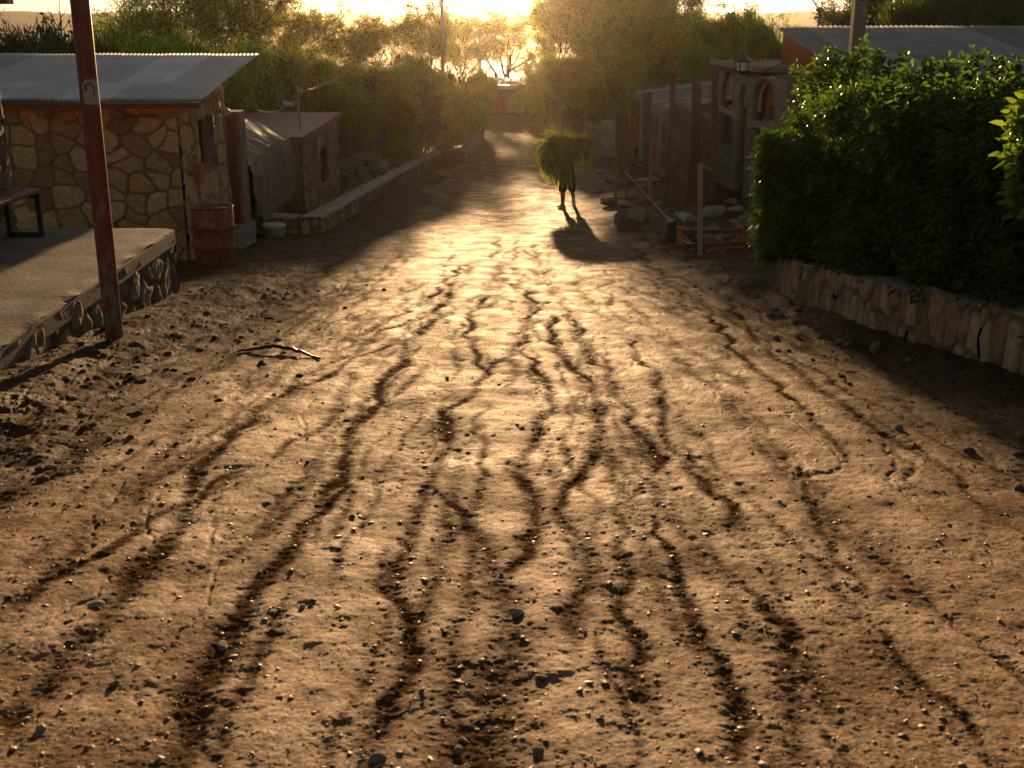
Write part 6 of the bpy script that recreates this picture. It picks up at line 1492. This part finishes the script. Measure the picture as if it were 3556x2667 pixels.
for (x, y, z, x2, y2, z2) in ((-.107, -.095, .20, -.112, -.09, .07), (.188, .265, .25, .19, .262, .15)):
    k = MB(); k.tube([W3(x, y, z), W3((x + x2) / 2, (y + y2) / 2, (z + z2) / 2), W3(x2, y2, z2)], [.047, .044, .046], 12); k.build('sock', M_SOCK, pr_, True)
# face (bowed, mostly hidden by the stalks) and hair
hc = Vector(W3(.02, -.20, 1.60))
k = MB(); 
for s_ in (-1, 1): k.lathe(hc + Vector((s_ * .03, -.072, .0)), [(.001, .011), (.009, .006), (.012, 0), (.009, -.006), (.001, -.011)], 8)
k.build('eye', M_DARK, pr_, True)
k = MB(); k.tube([hc + Vector((0, -.075, .01)), hc + Vector((0, -.10, -.025)), hc + Vector((0, -.08, -.035))], [.008, .015, .008], 6); k.build('nose', M_SKIN, pr_, True)
k = MB(); k.tube([hc + Vector((-.025, -.075, -.055)), hc + Vector((0, -.082, -.055)), hc + Vector((.025, -.075, -.055))], .006, 5); k.build('mouth', M_REDW, pr_, True)
bm = bmesh.new(); bmesh.ops.create_icosphere(bm, subdivisions=3, radius=1)
for v in bm.verts:
    p = v.co; v.co = Vector((p.x * .088, max(p.y, -.35) * .10 + .015, max(p.z, -.35) * .10 + .035)) * (1 + .05 * mnoise.noise(p * 5)) + hc
me = bpy.data.meshes.new('hair'); bm.to_mesh(me); bm.free(); link('hair', me, M_BLACK, pr_)

# the bundle of maize stalks
L_CORN = leafmat('maize_leaf', (.035, .058, .010), (.17, .20, .035), rough=.42, trans=.48, tcol=2.8, scale=5)
M_STALK = mat('maize_stalk', (.16, .17, .05), (.22, .20, .08), 9, .6, bump=.1)
M_TASSEL = mat('maize_tassel', (.30, .20, .08), (.22, .14, .06), 9, .8, bump=0)
cb = thing('maize_bundle', 'big bundle of green maize stalks and leaves drooping over the walking person', 'bundle', W3(0, -.1, 1.7))
rg = np.random.default_rng(31)
def ribbon(p0, d0, ln, w, droop, n=8, tw=.5):
    p = np.array(p0, float); d = np.array(d0, float); d /= np.linalg.norm(d); out = []; s0 = np.cross(d, rg.normal(size=3)); s0 /= np.linalg.norm(s0); nz_ = rg.normal(0, .12, 3)
    for i in range(n + 1):
        q = i / n; ww = w * min(1, q * 6 + .3) * (1 - q ** 2.5) + .001; out.append((p.copy(), s0 * ww)); d = d + np.array([0, 0, -1]) * droop / n + nz_ / n * 3; d /= np.linalg.norm(d); p = p + d * ln / n
        s0 = s0 - d * (s0 @ d) + rg.normal(0, .12 * tw, 3); s0 /= np.linalg.norm(s0)
    return out
V = []; F = []
def addrib(o):
    b0 = len(V)
    for p, s_ in o: V.append(p - s_); V.append(p + s_)
    for i in range(len(o) - 1): F.append((b0 + 2 * i, b0 + 2 * i + 1, b0 + 2 * i + 3, b0 + 2 * i + 2))
def Wn(dx, dy, z): return np.array(W3(dx, dy, z))
# mass: core sack from shoulders up and the hanging left/front part
for i in range(1500):   # main mass slung over the shoulder, heavier on the left
    th = rg.uniform(0, 6.283); r_ = rg.random() ** .5; x = -.25 + .34 * r_ * math.cos(th); z = 1.50 + .36 * r_ * math.sin(th); y = -.12 + rg.normal(0, .15)
    d = np.array([math.cos(th) * .7, -.3, math.sin(th) * .4 - .2]) + rg.normal(0, .75, 3)
    addrib(ribbon(Wn(x, y, z), d, rg.uniform(.22, .5), rg.uniform(.010, .026), rg.uniform(1.0, 3.0), 6))
for i in range(700):    # hanging curtain
    a = rg.uniform(-1, 1); x = -.23 + .33 * a + rg.normal(0, .05); z = rg.uniform(.95 - .1 * a, 1.62); y = -.26 + rg.normal(0, .11) + .1 * a * a
    ln = rg.uniform(.25, .55) * (1 if abs(a) < .7 else .7) + max(0, .2 - abs(x + .05)) * .6
    addrib(ribbon(Wn(x, y, z), (rg.normal(-.1 + .3 * a, .35), rg.normal(-.15, .3), -1), ln, rg.uniform(.007, .022), 1.2, 6))
for i in range(420):    # arm of the bundle reaching to the viewer's right
    q = rg.random() ** 1.3; x = .02 + .58 * q; z = 1.74 - .02 * q + rg.normal(0, .06); y = -.1 + rg.normal(0, .1)
    addrib(ribbon(Wn(x, y, z), (rg.normal(.6, .5), rg.normal(-.1, .4), rg.normal(0, .35)), rg.uniform(.15, .34), rg.uniform(.007, .018), 1.5, 6))
for i in range(44):
    x = rg.uniform(.26, .60); z = 1.66 + rg.normal(0, .04)
    addrib(ribbon(Wn(x, rg.normal(-.1, .1), z), (rg.normal(.08, .15), rg.normal(-.1, .2), -.9), rg.uniform(.3, .85) * (1 if x > .36 else .6), rg.uniform(.010, .022), 2.0, 10))
for i in range(90):
    th = rg.uniform(1.2, 5.4); x = -.25 + .35 * math.cos(th); z = 1.45 + .36 * math.sin(th)
    addrib(ribbon(Wn(x, rg.normal(-.15, .15), z), (math.cos(th) + rg.normal(0, .3), rg.normal(0, .3), math.sin(th) * .4 - .2), rg.uniform(.2, .5), rg.uniform(.010, .024), rg.uniform(1.5, 3), 10))
for (x, z, dx, dz, ln, w) in ((.55, 1.72, .8, .1, .55, .022), (.70, 1.50, .35, -.8, .5, .024), (-.65, 1.72, -.5, .6, .3, .02), (-.62, 1.4, -.9, .1, .3, .02), (.1, 1.86, .9, .2, .35, .03), (-.55, 1.80, .0, .9, .28, .018), (-.3, 1.88, -.6, .5, .3, .018), (-.15, 1.0, .0, -1, .45, .03), (-.45, 1.1, -.1, -1, .4, .022), (-.66, 1.2, -.2, -1, .38, .022)):
    addrib(ribbon(Wn(x, -.2, z), (dx, -.2, dz), ln, w, 1.6, 12, .2))
link('leaves', npmesh('leaves', np.array(V), np.array(F), True), L_CORN, cb)
k = MB()
for i in range(150):
    a = rg.uniform(-1, 1); c0_ = Wn(-.15 + .42 * a, rg.normal(-.1, .13), 1.66 + rg.normal(0, .09)); d = np.array([rg.choice([-1, 1, 1]) * rg.uniform(.5, 1), rg.normal(-.1, .35), rg.normal(-.15, .4)]); d /= np.linalg.norm(d); ln = rg.uniform(.2, .45)
    p1 = c0_ + d * ln * .5; p2 = c0_ + d * ln - np.array([0, 0, .06]); k.tube([c0_ - d * ln * .3, c0_, p1, p2], [.010, .010, .008, .005], 5)
k.build('stalks', M_STALK, cb, True)
k = MB()
for i in range(170):
    if i < 60: c0_ = Wn(rg.uniform(-.5, .1), rg.normal(-.3, .08), rg.uniform(.75, 1.05)); d = np.array([rg.normal(-.1, .3), rg.normal(-.1, .2), -1])
    elif i < 100: c0_ = Wn(-.58 + rg.normal(0, .08), rg.normal(-.2, .1), rg.uniform(1.0, 1.75)); d = np.array([-.8, rg.normal(0, .3), rg.normal(-.1, .6)])
    elif i < 140: c0_ = Wn(.6 + rg.normal(0, .08), rg.normal(-.1, .1), rg.uniform(1.5, 1.72)); d = np.array([.8, rg.normal(0, .3), rg.normal(.1, .4)])
    else: c0_ = Wn(rg.normal(-.12, .15), rg.normal(-.1, .1), 1.80); d = np.array([rg.normal(-.2, .6), rg.normal(0, .3), .8])
    d /= np.linalg.norm(d); ln = rg.uniform(.12, .32); s_ = rg.normal(0, .05, 3); k.tube([c0_, c0_ + d * ln * .5 + s_ * .4, c0_ + d * ln + s_ + np.array([0, 0, -.03])], [.0035, .003, .002], 3)
k.build('fringe', M_TASSEL, cb)
# ---- air: haze over the whole place, added to imitate golden lens glare
hb = MB(); hb.box((0, 1075, -3), (3300, 2270, 68))
hz = hb.build('haze', None)
vm = bpy.data.materials.new('glare_haze'); vm.use_nodes = True; vt = vm.node_tree; vt.nodes.clear()
out = vt.nodes.new('ShaderNodeOutputMaterial'); pv = vt.nodes.new('ShaderNodeVolumePrincipled')
pv.inputs['Density'].default_value = 0.00012; pv.inputs['Anisotropy'].default_value = 0.925; pv.inputs['Color'].default_value = (0.97, 0.89, 0.75, 1)
vt.links.new(pv.outputs[0], out.inputs['Volume']); hz.data.materials.append(vm)
tag(hz, 'haze in the air added to imitate golden lens glare', kind='stuff')
